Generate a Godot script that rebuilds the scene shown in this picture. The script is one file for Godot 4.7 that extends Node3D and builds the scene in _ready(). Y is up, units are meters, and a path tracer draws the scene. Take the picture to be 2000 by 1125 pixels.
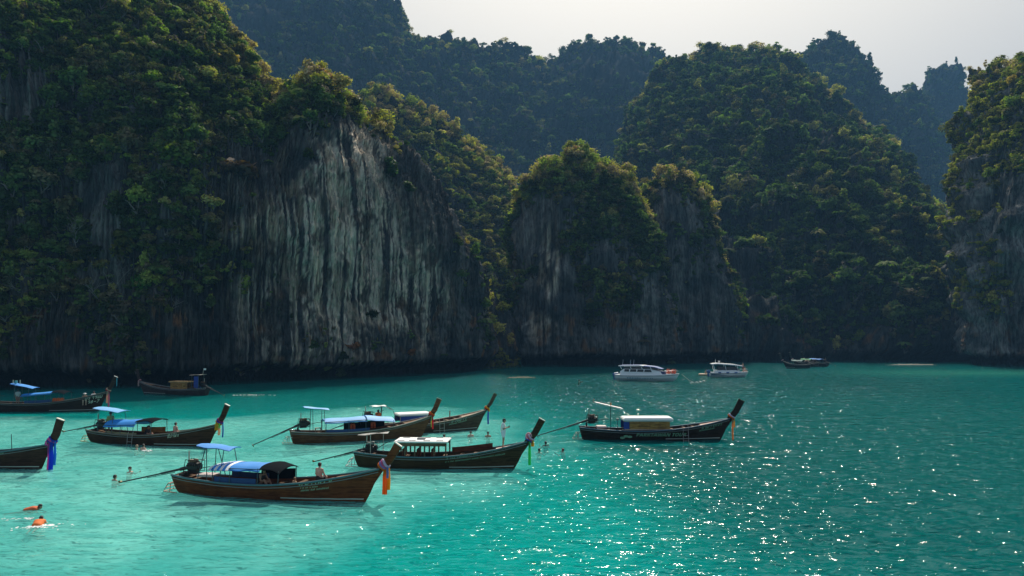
extends Node3D
# A sheltered green lagoon between limestone cliffs, with moored longtail boats.

const FOC := 1500.0
const EYE := Vector3(0, 8.3, 0)
const PITCH := 0.0586
var cam: Camera3D
var rng := RandomNumberGenerator.new()
var nz := FastNoiseLite.new()
var used := {}
var mats := {}
var surfaces := {}          # name -> {P, N, nu, nv} of every rock mass

# ------------------------------------------------------------------ helpers
func lin(r: float, g: float, b: float) -> Color:
	return Color(r, g, b).linear_to_srgb()

func mat(key: String, c: Color, rough := 0.8, metal := 0.0) -> StandardMaterial3D:
	if mats.has(key): return mats[key]
	var m := StandardMaterial3D.new()
	m.resource_name = key
	m.albedo_color = lin(c.r, c.g, c.b)
	m.roughness = rough
	m.metallic = metal
	mats[key] = m
	return m

func vmat(key: String, rough := 0.85, back := Color(0, 0, 0)) -> StandardMaterial3D:
	if mats.has(key): return mats[key]
	var m := StandardMaterial3D.new()
	m.resource_name = key
	m.vertex_color_use_as_albedo = true
	m.roughness = rough
	m.metallic_specular = 0.25
	if back.r + back.g + back.b > 0:
		m.backlight_enabled = true
		m.backlight = back
	mats[key] = m
	return m

func numbered(called: String) -> String:
	var n: int = used.get(called, 0)
	used[called] = n + 1
	return called if n == 0 else "%s_%03d" % [called, n]

func tag(o: Node, label := "", category := "", group := "", kind := "") -> Node:
	if label: o.set_meta("label", label)
	if category: o.set_meta("category", category)
	if group: o.set_meta("group", group)
	if kind: o.set_meta("kind", kind)
	return o

func thing(called: String, label: String, category: String, at := Vector3.ZERO, turn := 0.0, group := "") -> Node3D:
	var o := Node3D.new()
	o.name = numbered(called)
	add_child(o)
	o.position = at
	o.rotation.y = turn
	tag(o, label, category, group)
	return o

func ray(px: float, py: float) -> Vector3:
	var d := Vector3((px - 1000.0) / FOC, -(py - 562.5) / FOC, -1.0)
	return d.rotated(Vector3.RIGHT, PITCH)

func W(px: float, py: float, dist: float) -> Vector3:      # the point seen there, dist metres ahead
	var d := ray(px, py)
	return EYE + d * (dist / -d.z)

func on_water(px: float, py: float) -> Vector3:
	var d := ray(px, py)
	return EYE + d * (-EYE.y / d.y)

func base_at(px: float, dist: float) -> Vector3:
	return Vector3((px - 1000.0) / FOC * dist, 0, -dist)

# collects triangles; front faces run clockwise
class Shape:
	var v := PackedVector3Array()
	var n := PackedVector3Array()
	var c := PackedColorArray()
	var ix := PackedInt32Array()
	var tint := Color(1, 1, 1)

	func tri(a: Vector3, b: Vector3, d: Vector3) -> void:
		var f := (d - a).cross(b - a).normalized()
		var s := v.size()
		v.append(a); v.append(b); v.append(d)
		for k in 3:
			n.append(f); c.append(tint); ix.append(s + k)

	func quad(a: Vector3, b: Vector3, d: Vector3, e: Vector3) -> void:
		var f := (e - a).cross(b - a)
		if f.length_squared() < 1e-14: f = (d - b).cross(a - b)
		f = f.normalized()
		var s := v.size()
		v.append(a); v.append(b); v.append(d); v.append(e)
		for k in 4:
			n.append(f); c.append(tint)
		for k in [0, 1, 2, 0, 2, 3]: ix.append(s + k)

	# box with chamfered edges: centre, size, optional basis
	func box(at: Vector3, size: Vector3, bas := Basis.IDENTITY, bev := 0.0) -> void:
		var h := size * 0.5
		if bev <= 0.0:
			var p := []
			for i in 8:
				p.append(at + bas * Vector3(h.x if i & 1 else -h.x, h.y if i & 2 else -h.y, h.z if i & 4 else -h.z))
			for q in [[0, 2, 3, 1], [5, 7, 6, 4], [4, 6, 2, 0], [1, 3, 7, 5], [2, 6, 7, 3], [4, 0, 1, 5]]:
				quad(p[q[3]], p[q[2]], p[q[1]], p[q[0]])
			return
		var b := minf(bev, minf(h.x, minf(h.y, h.z)) * 0.9)
		var ring := func(y: float, inset: float) -> Array:
			var x := h.x - inset
			var z := h.z - inset
			var k := b * 0.7
			return [Vector3(-x + k, y, -z), Vector3(x - k, y, -z), Vector3(x, y, -z + k), Vector3(x, y, z - k), Vector3(x - k, y, z), Vector3(-x + k, y, z), Vector3(-x, y, z - k), Vector3(-x, y, -z + k)]
		var rows := [ring.call(-h.y, b), ring.call(-h.y + b, 0.0), ring.call(h.y - b, 0.0), ring.call(h.y, b)]
		for r in 3:
			for k in 8:
				var k2 := (k + 1) % 8
				quad(at + bas * rows[r][k], at + bas * rows[r][k2], at + bas * rows[r + 1][k2], at + bas * rows[r + 1][k])
		for k in range(1, 7):
			tri(at + bas * rows[3][0], at + bas * rows[3][k], at + bas * rows[3][k + 1])
			tri(at + bas * rows[0][0], at + bas * rows[0][k + 1], at + bas * rows[0][k])

	# rows of points joined into a smooth sheet; loop closes each row
	func sheet(rows: Array, loop := false, flip := false) -> void:
		var nv := rows.size()
		var nu: int = rows[0].size()
		var s := v.size()
		for j in nv:
			for i in nu:
				var l: int = (i - 1 + nu) % nu if loop else maxi(i - 1, 0)
				var r: int = (i + 1) % nu if loop else mini(i + 1, nu - 1)
				var du: Vector3 = rows[j][r] - rows[j][l]
				var dv: Vector3 = rows[mini(j + 1, nv - 1)][i] - rows[maxi(j - 1, 0)][i]
				var f := dv.cross(du)
				if f.length_squared() < 1e-16:
					f = (rows[mini(j + 1, nv - 1)][(i + 1) % nu] - rows[maxi(j - 1, 0)][i]).cross(rows[j][r] - rows[maxi(j - 1, 0)][l])
				f = f.normalized() if f.length_squared() > 1e-18 else Vector3.UP
				v.append(rows[j][i]); n.append(-f if flip else f); c.append(tint)
		for j in nv - 1:
			for i in (nu if loop else nu - 1):
				var a := s + j * nu + i
				var b := s + j * nu + (i + 1) % nu
				var q := [a, a + nu, b + nu, a, b + nu, b] if flip else [a, b + nu, a + nu, a, b, b + nu]
				for k in q: ix.append(k)

	func cap(row: Array, flip := false) -> void:
		for k in range(1, row.size() - 1):
			if flip: tri(row[0], row[k + 1], row[k])
			else: tri(row[0], row[k], row[k + 1])

	# round bar through points, radius per point or one for all
	func tube(pts: Array, rad, sides := 6) -> void:
		var rows := []
		var side := Vector3.ZERO
		for i in pts.size():
			var t: Vector3 = (pts[mini(i + 1, pts.size() - 1)] - pts[maxi(i - 1, 0)]).normalized()
			if i == 0:
				side = t.cross(Vector3.UP if absf(t.y) < 0.9 else Vector3.RIGHT).normalized()
			side = (side - t * side.dot(t)).normalized()
			var up := side.cross(t)
			var r: float = rad[i] if rad is Array else rad
			var row := []
			for k in sides:
				var a := TAU * k / sides
				row.append(pts[i] + (side * cos(a) + up * sin(a)) * r)
			rows.append(row)
		sheet(rows, true, true)
		cap(rows[0], false)
		cap(rows[-1], true)

	func ball(at: Vector3, r: Vector3, rings := 6, segs := 8) -> void:
		var rows := []
		for j in rings + 1:
			var p := PI * clampf(float(j) / rings, 0.02, 0.98) - PI / 2
			var row := []
			for k in segs:
				var a := TAU * k / segs
				row.append(at + Vector3(cos(p) * cos(a) * r.x, sin(p) * r.y, cos(p) * sin(a) * r.z))
			rows.append(row)
		sheet(rows, true, false)

	func mesh() -> ArrayMesh:
		var arr := []
		arr.resize(Mesh.ARRAY_MAX)
		arr[Mesh.ARRAY_VERTEX] = v
		arr[Mesh.ARRAY_NORMAL] = n
		arr[Mesh.ARRAY_COLOR] = c
		arr[Mesh.ARRAY_INDEX] = ix
		var m := ArrayMesh.new()
		m.add_surface_from_arrays(Mesh.PRIMITIVE_TRIANGLES, arr)
		return m

func obj(called: String, what, m: Material, parent: Node = null) -> MeshInstance3D:
	var o := MeshInstance3D.new()
	o.mesh = what.mesh() if what is Shape else what
	o.material_override = m
	if parent == null or parent == self:
		o.name = numbered(called)
		add_child(o)
	else:
		o.name = called
		parent.add_child(o, true)
	return o

# ------------------------------------------------------------------ the place
func _ready() -> void:
	rng.seed = 4711
	nz.seed = 12
	nz.noise_type = FastNoiseLite.TYPE_SIMPLEX_SMOOTH
	nz.frequency = 1.0
	nz.fractal_type = FastNoiseLite.FRACTAL_NONE
	build_view()
	build_rock()
	build_water()
	build_jungle()
	build_boats()
	build_motorboats()
	build_people()
	build_trees()
	build_small()

func build_view() -> void:
	cam = Camera3D.new()
	cam.name = "camera"
	cam.fov = rad_to_deg(2.0 * atan(562.5 / FOC))
	cam.near = 0.5
	cam.far = 3000.0
	cam.position = EYE
	cam.rotation.x = PITCH
	add_child(cam)
	cam.current = true
	var e := Environment.new()
	e.background_mode = Environment.BG_SKY
	var sky := Sky.new()
	var sm := ProceduralSkyMaterial.new()
	sm.sky_top_color = lin(0.13, 0.18, 0.26)
	sm.sky_horizon_color = lin(0.42, 0.455, 0.50)
	sm.sky_curve = 0.42
	sm.ground_bottom_color = lin(0.03, 0.12, 0.11)
	sm.ground_horizon_color = lin(0.30, 0.36, 0.36)
	sm.sun_angle_max = 90.0
	sm.sun_curve = 0.43
	sky.sky_material = sm
	e.sky = sky
	e.ambient_light_source = Environment.AMBIENT_SOURCE_SKY
	e.tonemap_mode = Environment.TONE_MAPPER_LINEAR
	e.tonemap_exposure = 1.04
	e.sdfgi_enabled = true
	e.ssao_enabled = true
	e.ssil_enabled = true
	e.fog_enabled = true
	e.fog_density = 0.00025
	e.fog_light_color = lin(0.19, 0.46, 0.82)
	var we := WorldEnvironment.new()
	we.name = "environment"
	we.environment = e
	add_child(we)
	var sun := DirectionalLight3D.new()
	sun.name = "sun"
	sun.light_energy = 1.6
	sun.light_color = Color(1.0, 0.966, 0.905)
	sun.light_angular_distance = 0.5
	sun.shadow_enabled = true
	add_child(sun)
	var az := deg_to_rad(10.0)
	var el := deg_to_rad(46.0)
	var to_sun := Vector3(sin(az) * cos(el), sin(el), -cos(az) * cos(el))
	sun.look_at_from_position(to_sun * 500.0, Vector3.ZERO)

# ------------------------------------------------------------------ rock
func hash01(a: float, b: float) -> float:
	return fposmod(sin(a * 127.1 + b * 311.7) * 43758.5453, 1.0)

# a mass of rock: columns [foot px, foot distance, crest px, crest py, crest distance, steepness] from end to end
func mass(called: String, label: String, cols: Array, nu: int, nv: int, opt: Dictionary) -> void:
	var foot := []
	var crest := []
	var steep := []
	for q in cols:
		foot.append(base_at(q[0], q[1]))
		crest.append(W(q[2], q[3], q[4]))
		steep.append(q[5])
	var at := [0.0]
	for i in range(1, cols.size()):
		at.append(at[-1] + 0.5 * (foot[i] - foot[i - 1]).length() + 0.5 * (crest[i] - crest[i - 1]).length())
	var lumps: float = opt.get("lumps", 3.0)
	var flutes: float = opt.get("flutes", 0.6)
	var notch: float = opt.get("notch", 3.0)
	var ledge: float = opt.get("ledge", 0.0)
	var back: float = opt.get("back", 60.0)
	var pale: Array = opt.get("pale", [])
	var rock: Array = opt.get("rock", [])
	var nb := 8
	var rows := nv + nb
	var P := PackedVector3Array(); P.resize(nu * rows)
	var C := PackedColorArray(); C.resize(nu * rows)
	var D := PackedFloat32Array(); D.resize(nu * rows)      # how much grows there
	var seg := 0
	for i in nu:
		var s: float = at[-1] * i / (nu - 1)
		while seg < cols.size() - 2 and s > at[seg + 1]: seg += 1
		var t: float = clampf((s - at[seg]) / (at[seg + 1] - at[seg]), 0, 1)
		var a0 := maxi(seg - 1, 0)
		var a3 := mini(seg + 2, cols.size() - 1)
		var F: Vector3 = foot[seg].cubic_interpolate(foot[seg + 1], foot[a0], foot[a3], t)
		var T: Vector3 = crest[seg].cubic_interpolate(crest[seg + 1], crest[a0], crest[a3], t)
		var k: float = lerpf(steep[seg], steep[seg + 1], t)
		var along: Vector3 = (foot[seg + 1] - foot[seg]).lerp(foot[a3] - foot[a0], 0.5)
		var out := Vector3(-along.z, 0, along.x).normalized()      # away from the rock
		for j in rows:
			var p: Vector3
			var sl := 0.0
			if j < nv:
				var v := float(j) / (nv - 1)
				v = lerpf(v, v * v, 0.25)
				var h := pow(v, k)
				p = Vector3(lerpf(F.x, T.x, h), lerpf(-1.5, T.y, v), lerpf(F.z, T.z, h))
				var run := Vector2(T.x - F.x, T.z - F.z).length() * k * pow(v, k - 1.0)
				sl = clampf(run / maxf(T.y, 1.0), 0.0, 2.0)
			else:
				var b := float(j - nv + 1) / nb
				p = T - out * back * b
				p.y = lerpf(T.y, -2.0, b * b)
				sl = 1.0
			var big := nz.get_noise_3d(p.x * 0.035, p.y * 0.03, p.z * 0.035) + 0.45 * nz.get_noise_3d(p.x * 0.09 + 40.0, p.y * 0.07, p.z * 0.09)
			var mid := nz.get_noise_3d(p.x * 0.22, p.y * 0.12, p.z * 0.22 + 9.0)
			var sy := s + 0.5 * nz.get_noise_2d(p.y * 0.08, s * 0.02)
			var py0 := p.y
			var fl := absf(nz.get_noise_2d(sy * 0.42 + 70.0, p.y * 0.03)) + 0.6 * absf(nz.get_noise_2d(sy * 1.1, p.y * 0.06 + 30.0))
			var push := big * lumps + mid * lumps * 0.3 + (fl - 0.45) * flutes * 1.6 + absf(nz.get_noise_3d(p.x * 0.35 + 8.0, p.y * 0.45, p.z * 0.35)) * flutes * 0.9
			var h0 := p.y
			push += ledge * sin(p.y * 0.55 + 3.0 * nz.get_noise_2d(s * 0.05, p.y * 0.03)) * smoothstep(6.0, 14.0, p.y)
			if j < nv:
				push *= clampf(h0 * 0.12 + 0.35, 0.0, 1.0)
				var lip := 2.1 + 0.9 * nz.get_noise_2d(s * 0.06, 5.0)
				push -= notch * (1.0 - smoothstep(lip - 0.6, lip + 0.25, h0))
				push += notch * 0.35 * smoothstep(lip - 0.2, lip + 1.2, h0) * (1.0 - smoothstep(lip + 2.0, 16.0, h0))
			var dir := (out + Vector3.UP * sl * 0.6).normalized()
			p += dir * push
			if j >= nv - 2: p.y += mid * 1.2 * minf(lumps, 3.0) * 0.3
			P[j * nu + i] = p
			var ax: Vector2 = opt.get("axis", Vector2(1.0, 0.15))
			sy = p.x * ax.x + p.z * ax.y
			# colour: weathered grey limestone, pale drip streaks, ochre and dark stains that run down the face
			var run1 := nz.get_noise_2d(sy * 0.38 + 11.0, py0 * 0.014)
			var run2 := nz.get_noise_2d(sy * 1.15, py0 * 0.022 + 5.0) 
			var blot := nz.get_noise_3d(p.x * 0.12, p.y * 0.1 + 33.0, p.z * 0.12)
			var w := 0.0
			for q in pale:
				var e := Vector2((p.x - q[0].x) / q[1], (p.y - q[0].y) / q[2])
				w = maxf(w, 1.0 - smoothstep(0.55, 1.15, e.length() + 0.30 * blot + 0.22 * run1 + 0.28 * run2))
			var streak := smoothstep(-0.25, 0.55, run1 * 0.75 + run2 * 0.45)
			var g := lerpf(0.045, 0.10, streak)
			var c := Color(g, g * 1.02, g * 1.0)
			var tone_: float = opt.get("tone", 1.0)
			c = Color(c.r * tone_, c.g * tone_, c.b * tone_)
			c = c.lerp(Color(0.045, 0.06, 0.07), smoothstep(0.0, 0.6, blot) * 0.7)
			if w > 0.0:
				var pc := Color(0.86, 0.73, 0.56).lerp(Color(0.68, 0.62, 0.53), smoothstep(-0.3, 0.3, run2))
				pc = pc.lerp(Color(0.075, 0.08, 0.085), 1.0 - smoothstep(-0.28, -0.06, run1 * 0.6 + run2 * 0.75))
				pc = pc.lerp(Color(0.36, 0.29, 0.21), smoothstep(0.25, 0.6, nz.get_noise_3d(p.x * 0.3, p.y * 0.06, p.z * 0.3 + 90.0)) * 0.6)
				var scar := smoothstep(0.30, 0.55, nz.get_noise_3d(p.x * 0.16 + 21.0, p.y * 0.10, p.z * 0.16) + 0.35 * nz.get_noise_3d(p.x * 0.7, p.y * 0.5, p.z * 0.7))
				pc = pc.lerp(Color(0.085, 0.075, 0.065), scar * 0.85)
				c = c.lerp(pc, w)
			var rust := smoothstep(0.42, 0.7, nz.get_noise_3d(p.x * 0.28 + 50.0, p.y * 0.2, p.z * 0.28)) * (1.0 - smoothstep(9.0, 20.0, p.y))
			c = c.lerp(Color(0.26, 0.13, 0.06), rust * 0.75)
			if p.y < 3.0: c = c.lerp(Color(0.02, 0.021, 0.021), 1.0 - smoothstep(2.0, 3.4, p.y + run2))
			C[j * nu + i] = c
			var grow: float = opt.get("green", 1.0)
			var patch := nz.get_noise_3d(p.x * 0.06 + 7.0, p.y * 0.05, p.z * 0.06) + 0.5 * nz.get_noise_3d(p.x * 0.2, p.y * 0.12 + 3.0, p.z * 0.2)
			grow *= smoothstep(-0.55, 0.15, patch + 0.9 * sl - float(opt.get("bare", 0.2)))
			grow *= 1.0 - w
			for q in rock:
				var e := Vector2((p.x - q[0].x) / q[1], (p.y - q[0].y) / q[2])
				grow *= clampf(smoothstep(0.7, 1.2, e.length() + 0.5 * patch) + 0.06, 0.0, 1.0)
			grow *= smoothstep(4.0, float(opt.get("skirt", 14.0)), p.y + 6.0 * patch)
			D[j * nu + i] = grow
	var N := PackedVector3Array(); N.resize(nu * rows)
	for j in rows:
		for i in nu:
			var du := P[j * nu + mini(i + 1, nu - 1)] - P[j * nu + maxi(i - 1, 0)]
			var dv := P[mini(j + 1, rows - 1) * nu + i] - P[maxi(j - 1, 0) * nu + i]
			N[j * nu + i] = du.cross(dv).normalized()
	var ix := PackedInt32Array(); ix.resize((nu - 1) * (rows - 1) * 6)
	var w6 := 0
	for j in rows - 1:
		for i in nu - 1:
			var a := j * nu + i
			ix[w6] = a; ix[w6 + 1] = a + nu; ix[w6 + 2] = a + nu + 1
			ix[w6 + 3] = a; ix[w6 + 4] = a + nu + 1; ix[w6 + 5] = a + 1
			w6 += 6
	var arr := []
	arr.resize(Mesh.ARRAY_MAX)
	arr[Mesh.ARRAY_VERTEX] = P
	arr[Mesh.ARRAY_NORMAL] = N
	arr[Mesh.ARRAY_COLOR] = C
	arr[Mesh.ARRAY_INDEX] = ix
	var m := ArrayMesh.new()
	m.add_surface_from_arrays(Mesh.PRIMITIVE_TRIANGLES, arr)
	var o := obj(called, m, rock_material())
	tag(o, label, "", "", "structure")
	surfaces[o.name] = {"P": P, "N": N, "D": D, "nu": nu, "nv": rows, "front": nv, "opt": opt}

func rock_material() -> StandardMaterial3D:
	if mats.has("limestone"): return mats["limestone"]
	var m := vmat("limestone", 0.95)
	m.specular_mode = BaseMaterial3D.SPECULAR_DISABLED
	var n := FastNoiseLite.new()
	n.seed = 5
	n.noise_type = FastNoiseLite.TYPE_SIMPLEX
	n.frequency = 0.02
	n.fractal_octaves = 5
	n.fractal_gain = 0.6
	var t := NoiseTexture2D.new()
	t.width = 512; t.height = 512; t.seamless = true; t.noise = n
	var r := Gradient.new()
	r.offsets = PackedFloat32Array([0.0, 0.35, 0.55, 0.8, 1.0])
	r.colors = PackedColorArray([Color(0.35, 0.36, 0.37), Color(0.68, 0.68, 0.68), Color(0.94, 0.93, 0.91), Color(1, 0.99, 0.97), Color(0.97, 0.93, 0.87)])
	t.color_ramp = r
	m.albedo_texture = t
	m.uv1_triplanar = true
	m.uv1_world_triplanar = true
	m.uv1_scale = Vector3(0.13, 0.018, 0.13)
	var nt := NoiseTexture2D.new()
	nt.width = 512; nt.height = 512; nt.seamless = true; nt.noise = n
	nt.as_normal_map = true
	nt.bump_strength = 22.0
	m.normal_enabled = true
	m.normal_texture = nt
	m.normal_scale = 1.0
	return m

func build_rock() -> void:
	mass("headland_cliff", "dark jungle-covered headland with a pale streaked limestone face on the left", [
		[-560, 112, -560, -300, 152, 2], [-250, 113, -250, -250, 158, 2], [0, 116, 0, -180, 162, 2], [150, 119, 150, -130, 190, 2],
		[280, 121, 300, -60, 205, 2.1], [360, 124, 400, -5, 208, 2.3], [420, 127, 447, 65, 200, 2.6], [470, 130, 482, 130, 186, 3],
		[520, 133, 527, 198, 172, 3.4], [565, 136, 567, 198, 159, 4], [605, 139, 606, 176, 158, 5], [650, 142, 650, 176, 158, 5],
		[700, 145, 692, 211, 160, 5], [745, 149, 735, 248, 163, 5], [800, 153, 786, 294, 166, 5], [850, 158, 836, 325, 168, 5],
		[890, 163, 874, 400, 171, 5], [922, 168, 904, 480, 174, 4.5], [943, 173, 930, 572, 178, 4], [957, 178, 948, 650, 184, 3],
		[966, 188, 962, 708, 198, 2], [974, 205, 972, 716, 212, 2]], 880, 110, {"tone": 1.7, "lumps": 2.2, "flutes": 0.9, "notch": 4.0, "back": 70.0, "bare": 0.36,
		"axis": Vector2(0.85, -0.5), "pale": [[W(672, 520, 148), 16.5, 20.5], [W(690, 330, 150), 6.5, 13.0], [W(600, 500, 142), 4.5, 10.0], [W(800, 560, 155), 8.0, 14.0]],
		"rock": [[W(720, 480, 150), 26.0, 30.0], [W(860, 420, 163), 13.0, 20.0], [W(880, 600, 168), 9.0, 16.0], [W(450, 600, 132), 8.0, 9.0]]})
	mass("rock_pinnacle", "tall jungle-topped rock pinnacle rising from the water in the middle of the bay", [
		[1044, 236, 1046, 560, 238, 3], [1016, 226, 1030, 450, 229, 4], [1003, 212, 1018, 435, 220, 4], [1008, 202, 1032, 398, 214, 5],
		[1040, 199, 1062, 352, 212, 4], [1090, 198, 1110, 317, 213, 4], [1150, 198, 1162, 332, 214, 3.4], [1210, 199, 1215, 355, 216, 3],
		[1250, 200, 1240, 385, 218, 3.2], [1284, 202, 1262, 450, 220, 3.4], [1306, 206, 1280, 520, 223, 3.4], [1322, 213, 1300, 615, 228, 3], [1334, 228, 1316, 700, 236, 2]],
		200, 110, {"lumps": 2.4, "flutes": 0.9, "ledge": 0.6, "notch": 3.0, "tone": 2.6, "back": 26.0, "bare": 0.42, "skirt": 28.0, "pale": [[W(1075, 520, 200), 3.2, 12.0], [W(1060, 640, 199), 4.0, 5.0]],
		"rock": [[W(1060, 560, 200), 10.0, 23.0], [W(1180, 655, 199), 26.0, 11.0], [W(1290, 600, 202), 7.0, 14.0]]})
	mass("rock_pinnacle", "narrow grey rock pinnacle with a rounded bushy top behind the taller pinnacle", [
		[1236, 253, 1244, 470, 256, 3], [1252, 235, 1256, 388, 246, 4], [1290, 222, 1285, 354, 237, 5], [1340, 220, 1334, 354, 236, 5],
		[1385, 221, 1372, 396, 237, 5], [1415, 222, 1394, 455, 238, 5], [1435, 225, 1412, 545, 240, 5], [1448, 231, 1428, 645, 244, 4], [1456, 245, 1442, 705, 252, 3]],
		140, 100, {"lumps": 2.0, "flutes": 0.9, "notch": 3.0, "tone": 2.3, "back": 24.0, "bare": 0.75, "skirt": 22.0, "rock": [[W(1340, 520, 212), 11.0, 22.0]]})
	mass("hill", "green jungle spur descending behind the gap between headland and pinnacle", [
		[600, 232, 620, 235, 340, 1.15], [700, 232, 700, 190, 347, 1.15], [770, 230, 770, 196, 345, 1.15], [830, 228, 832, 225, 343, 1.15], [880, 226, 885, 258, 341, 1.15],
		[920, 224, 935, 300, 336, 1.15], [960, 222, 985, 345, 330, 1.15], [985, 221, 1010, 405, 322, 1.15], [1005, 222, 1022, 500, 312, 1.15], [1030, 228, 1034, 620, 293, 1.15]],
		150, 90, {"ledge": 0.8, "lumps": 5.0, "flutes": 0.5, "back": 70.0, "bare": -0.6, "skirt": 6.0})
	mass("hill", "hazy blue-green mountain ridge behind the left headland", [
		[300, 450, 380, -80, 790, 1.2], [400, 450, 460, -50, 790, 1.2], [500, 450, 560, -30, 790, 1.2], [600, 450, 680, -18, 790, 1.2], [680, 450, 755, 5, 786, 1.2],
		[720, 450, 784, 22, 790, 1.2], [735, 450, 796, 60, 796, 1.2], [770, 450, 835, 72, 804, 1.2], [810, 450, 885, 80, 812, 1.2], [850, 450, 935, 98, 820, 1.2],
		[880, 450, 962, 108, 826, 1.2], [905, 450, 987, 98, 832, 1.2], [925, 450, 1012, 112, 836, 1.2], [960, 453, 1052, 128, 840, 1.2], [985, 456, 1090, 165, 848, 1.1], [1010, 465, 1130, 220, 850, 1.1]],
		220, 90, {"lumps": 13.0, "flutes": 1.6, "back": 150.0, "bare": -0.15, "rock": [[W(530, 60, 740), 28.0, 34.0]]})
	mass("hill", "hazy blue central peak with a sheer rock face under its summit", [
		[980, 629, 985, 240, 880, 1.6], [1020, 632, 1020, 150, 890, 2.2], [1055, 638, 1058, 130, 896, 2.4], [1090, 639, 1092, 112, 900, 2.6], [1130, 641, 1132, 96, 900, 2.6],
		[1180, 643, 1182, 86, 900, 2.6], [1230, 644, 1232, 90, 900, 2.6], [1268, 646, 1268, 103, 900, 2.4], [1300, 646, 1302, 114, 904, 2.2], [1350, 646, 1350, 150, 910, 2], [1400, 646, 1400, 200, 910, 2]],
		150, 90, {"lumps": 11.0, "flutes": 2.4, "back": 150.0, "bare": 0.12, "rock": [[W(1190, 170, 850), 55.0, 46.0]]})
	mass("hill", "great forested mountain slope falling to the water on the right", [
		[1190, 262, 1215, 264, 524, 1.1], [1240, 250, 1262, 184, 553, 1.05], [1290, 242, 1303, 130, 567, 1.05], [1345, 236, 1350, 111, 578, 1.1], [1410, 229, 1420, 100, 578, 1.15], [1470, 227, 1490, 102, 578, 1.2],
		[1530, 226, 1545, 122, 567, 1.25], [1590, 226, 1592, 179, 542, 1.35], [1650, 226, 1642, 219, 506, 1.45], [1710, 227, 1700, 276, 470, 1.55], [1760, 228, 1750, 329, 434, 1.65],
		[1810, 230, 1790, 394, 387, 1.75], [1850, 232, 1835, 459, 344, 1.8], [1880, 236, 1860, 505, 290, 1.9], [1905, 245, 1885, 600, 285, 1.9]],
		260, 130, {"lumps": 9.0, "flutes": 1.4, "notch": 4.0, "back": 120.0, "bare": 0.10, "skirt": 10.0, "rock": [[W(1440, 460, 245), 12.0, 22.0], [W(1555, 310, 400), 12.0, 26.0], [W(1490, 600, 232), 9.0, 14.0]]})
	mass("hill", "blocky hazy summit tower behind the right mountain slope", [
		[1520, 693, 1535, 170, 840, 2.6], [1548, 693, 1556, 118, 840, 3], [1575, 693, 1582, 95, 840, 3.4], [1605, 693, 1612, 84, 840, 3.6], [1635, 693, 1640, 78, 840, 3.8], [1662, 693, 1668, 92, 840, 4],
		[1682, 693, 1690, 118, 840, 4], [1698, 693, 1706, 150, 840, 4], [1715, 693, 1722, 178, 840, 3.4], [1750, 693, 1758, 183, 836, 3], [1785, 693, 1790, 188, 832, 3],
		[1810, 693, 1812, 205, 828, 3], [1832, 689, 1838, 250, 824, 3], [1855, 685, 1862, 310, 820, 3], [1885, 680, 1892, 380, 816, 3], [1925, 676, 1930, 450, 812, 3]],
		190, 90, {"lumps": 9.0, "flutes": 3.0, "back": 120.0, "bare": 0.15})
	mass("hill", "small distant rock tower between the summit tower and the right cliff", [
		[1770, 882, 1780, 300, 966, 3], [1796, 878, 1800, 190, 966, 4], [1812, 874, 1812, 150, 966, 4.5], [1838, 874, 1838, 134, 966, 4.5], [1864, 874, 1862, 132, 966, 4.5],
		[1886, 874, 1884, 150, 966, 4.5], [1902, 878, 1898, 200, 966, 4], [1930, 882, 1930, 280, 966, 3]], 100, 70, {"lumps": 9.0, "flutes": 3.0, "back": 100.0, "bare": 0.1})
	mass("hill", "low spur of sunlit yellow-green bushes in the gap beside the pinnacle", [
		[880, 184, 862, 420, 204, 1.6], [915, 185, 895, 462, 203, 1.5], [940, 186, 925, 505, 201, 1.5], [958, 187, 948, 550, 199, 1.5], [974, 188, 970, 590, 198, 1.6],
		[990, 190, 990, 618, 198, 1.8], [1002, 193, 1003, 660, 199, 1.8], [1010, 198, 1010, 705, 203, 1.8]], 70, 50, {"lumps": 1.6, "flutes": 0.4, "back": 14.0, "bare": -0.8, "skirt": 3.0})
	mass("cliff", "sunlit grey limestone cliff with ledges of bushes at the right edge", [
		[1912, 262, 1934, 274, 264, 3], [1888, 240, 1908, 214, 248, 3.2], [1874, 224, 1900, 189, 256, 2.4], [1870, 212, 1910, 159, 262, 2], [1882, 204, 1936, 140, 262, 2], [1930, 200, 1985, 136, 252, 2.4],
		[1990, 196, 2040, 128, 224, 3.2], [2070, 193, 2120, 114, 222, 3], [2200, 190, 2240, 84, 220, 3], [2450, 186, 2480, 64, 216, 3]],
		180, 120, {"tone": 3.2, "ledge": 1.3, "lumps": 3.6, "flutes": 1.3, "notch": 3.0, "back": 60.0, "bare": 0.16, "skirt": 20.0, "rock": [[W(1995, 490, 200), 12.0, 21.0], [W(1930, 665, 201), 16.0, 9.0]], "pale": []})

const RIPPLE := 38.0
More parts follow.
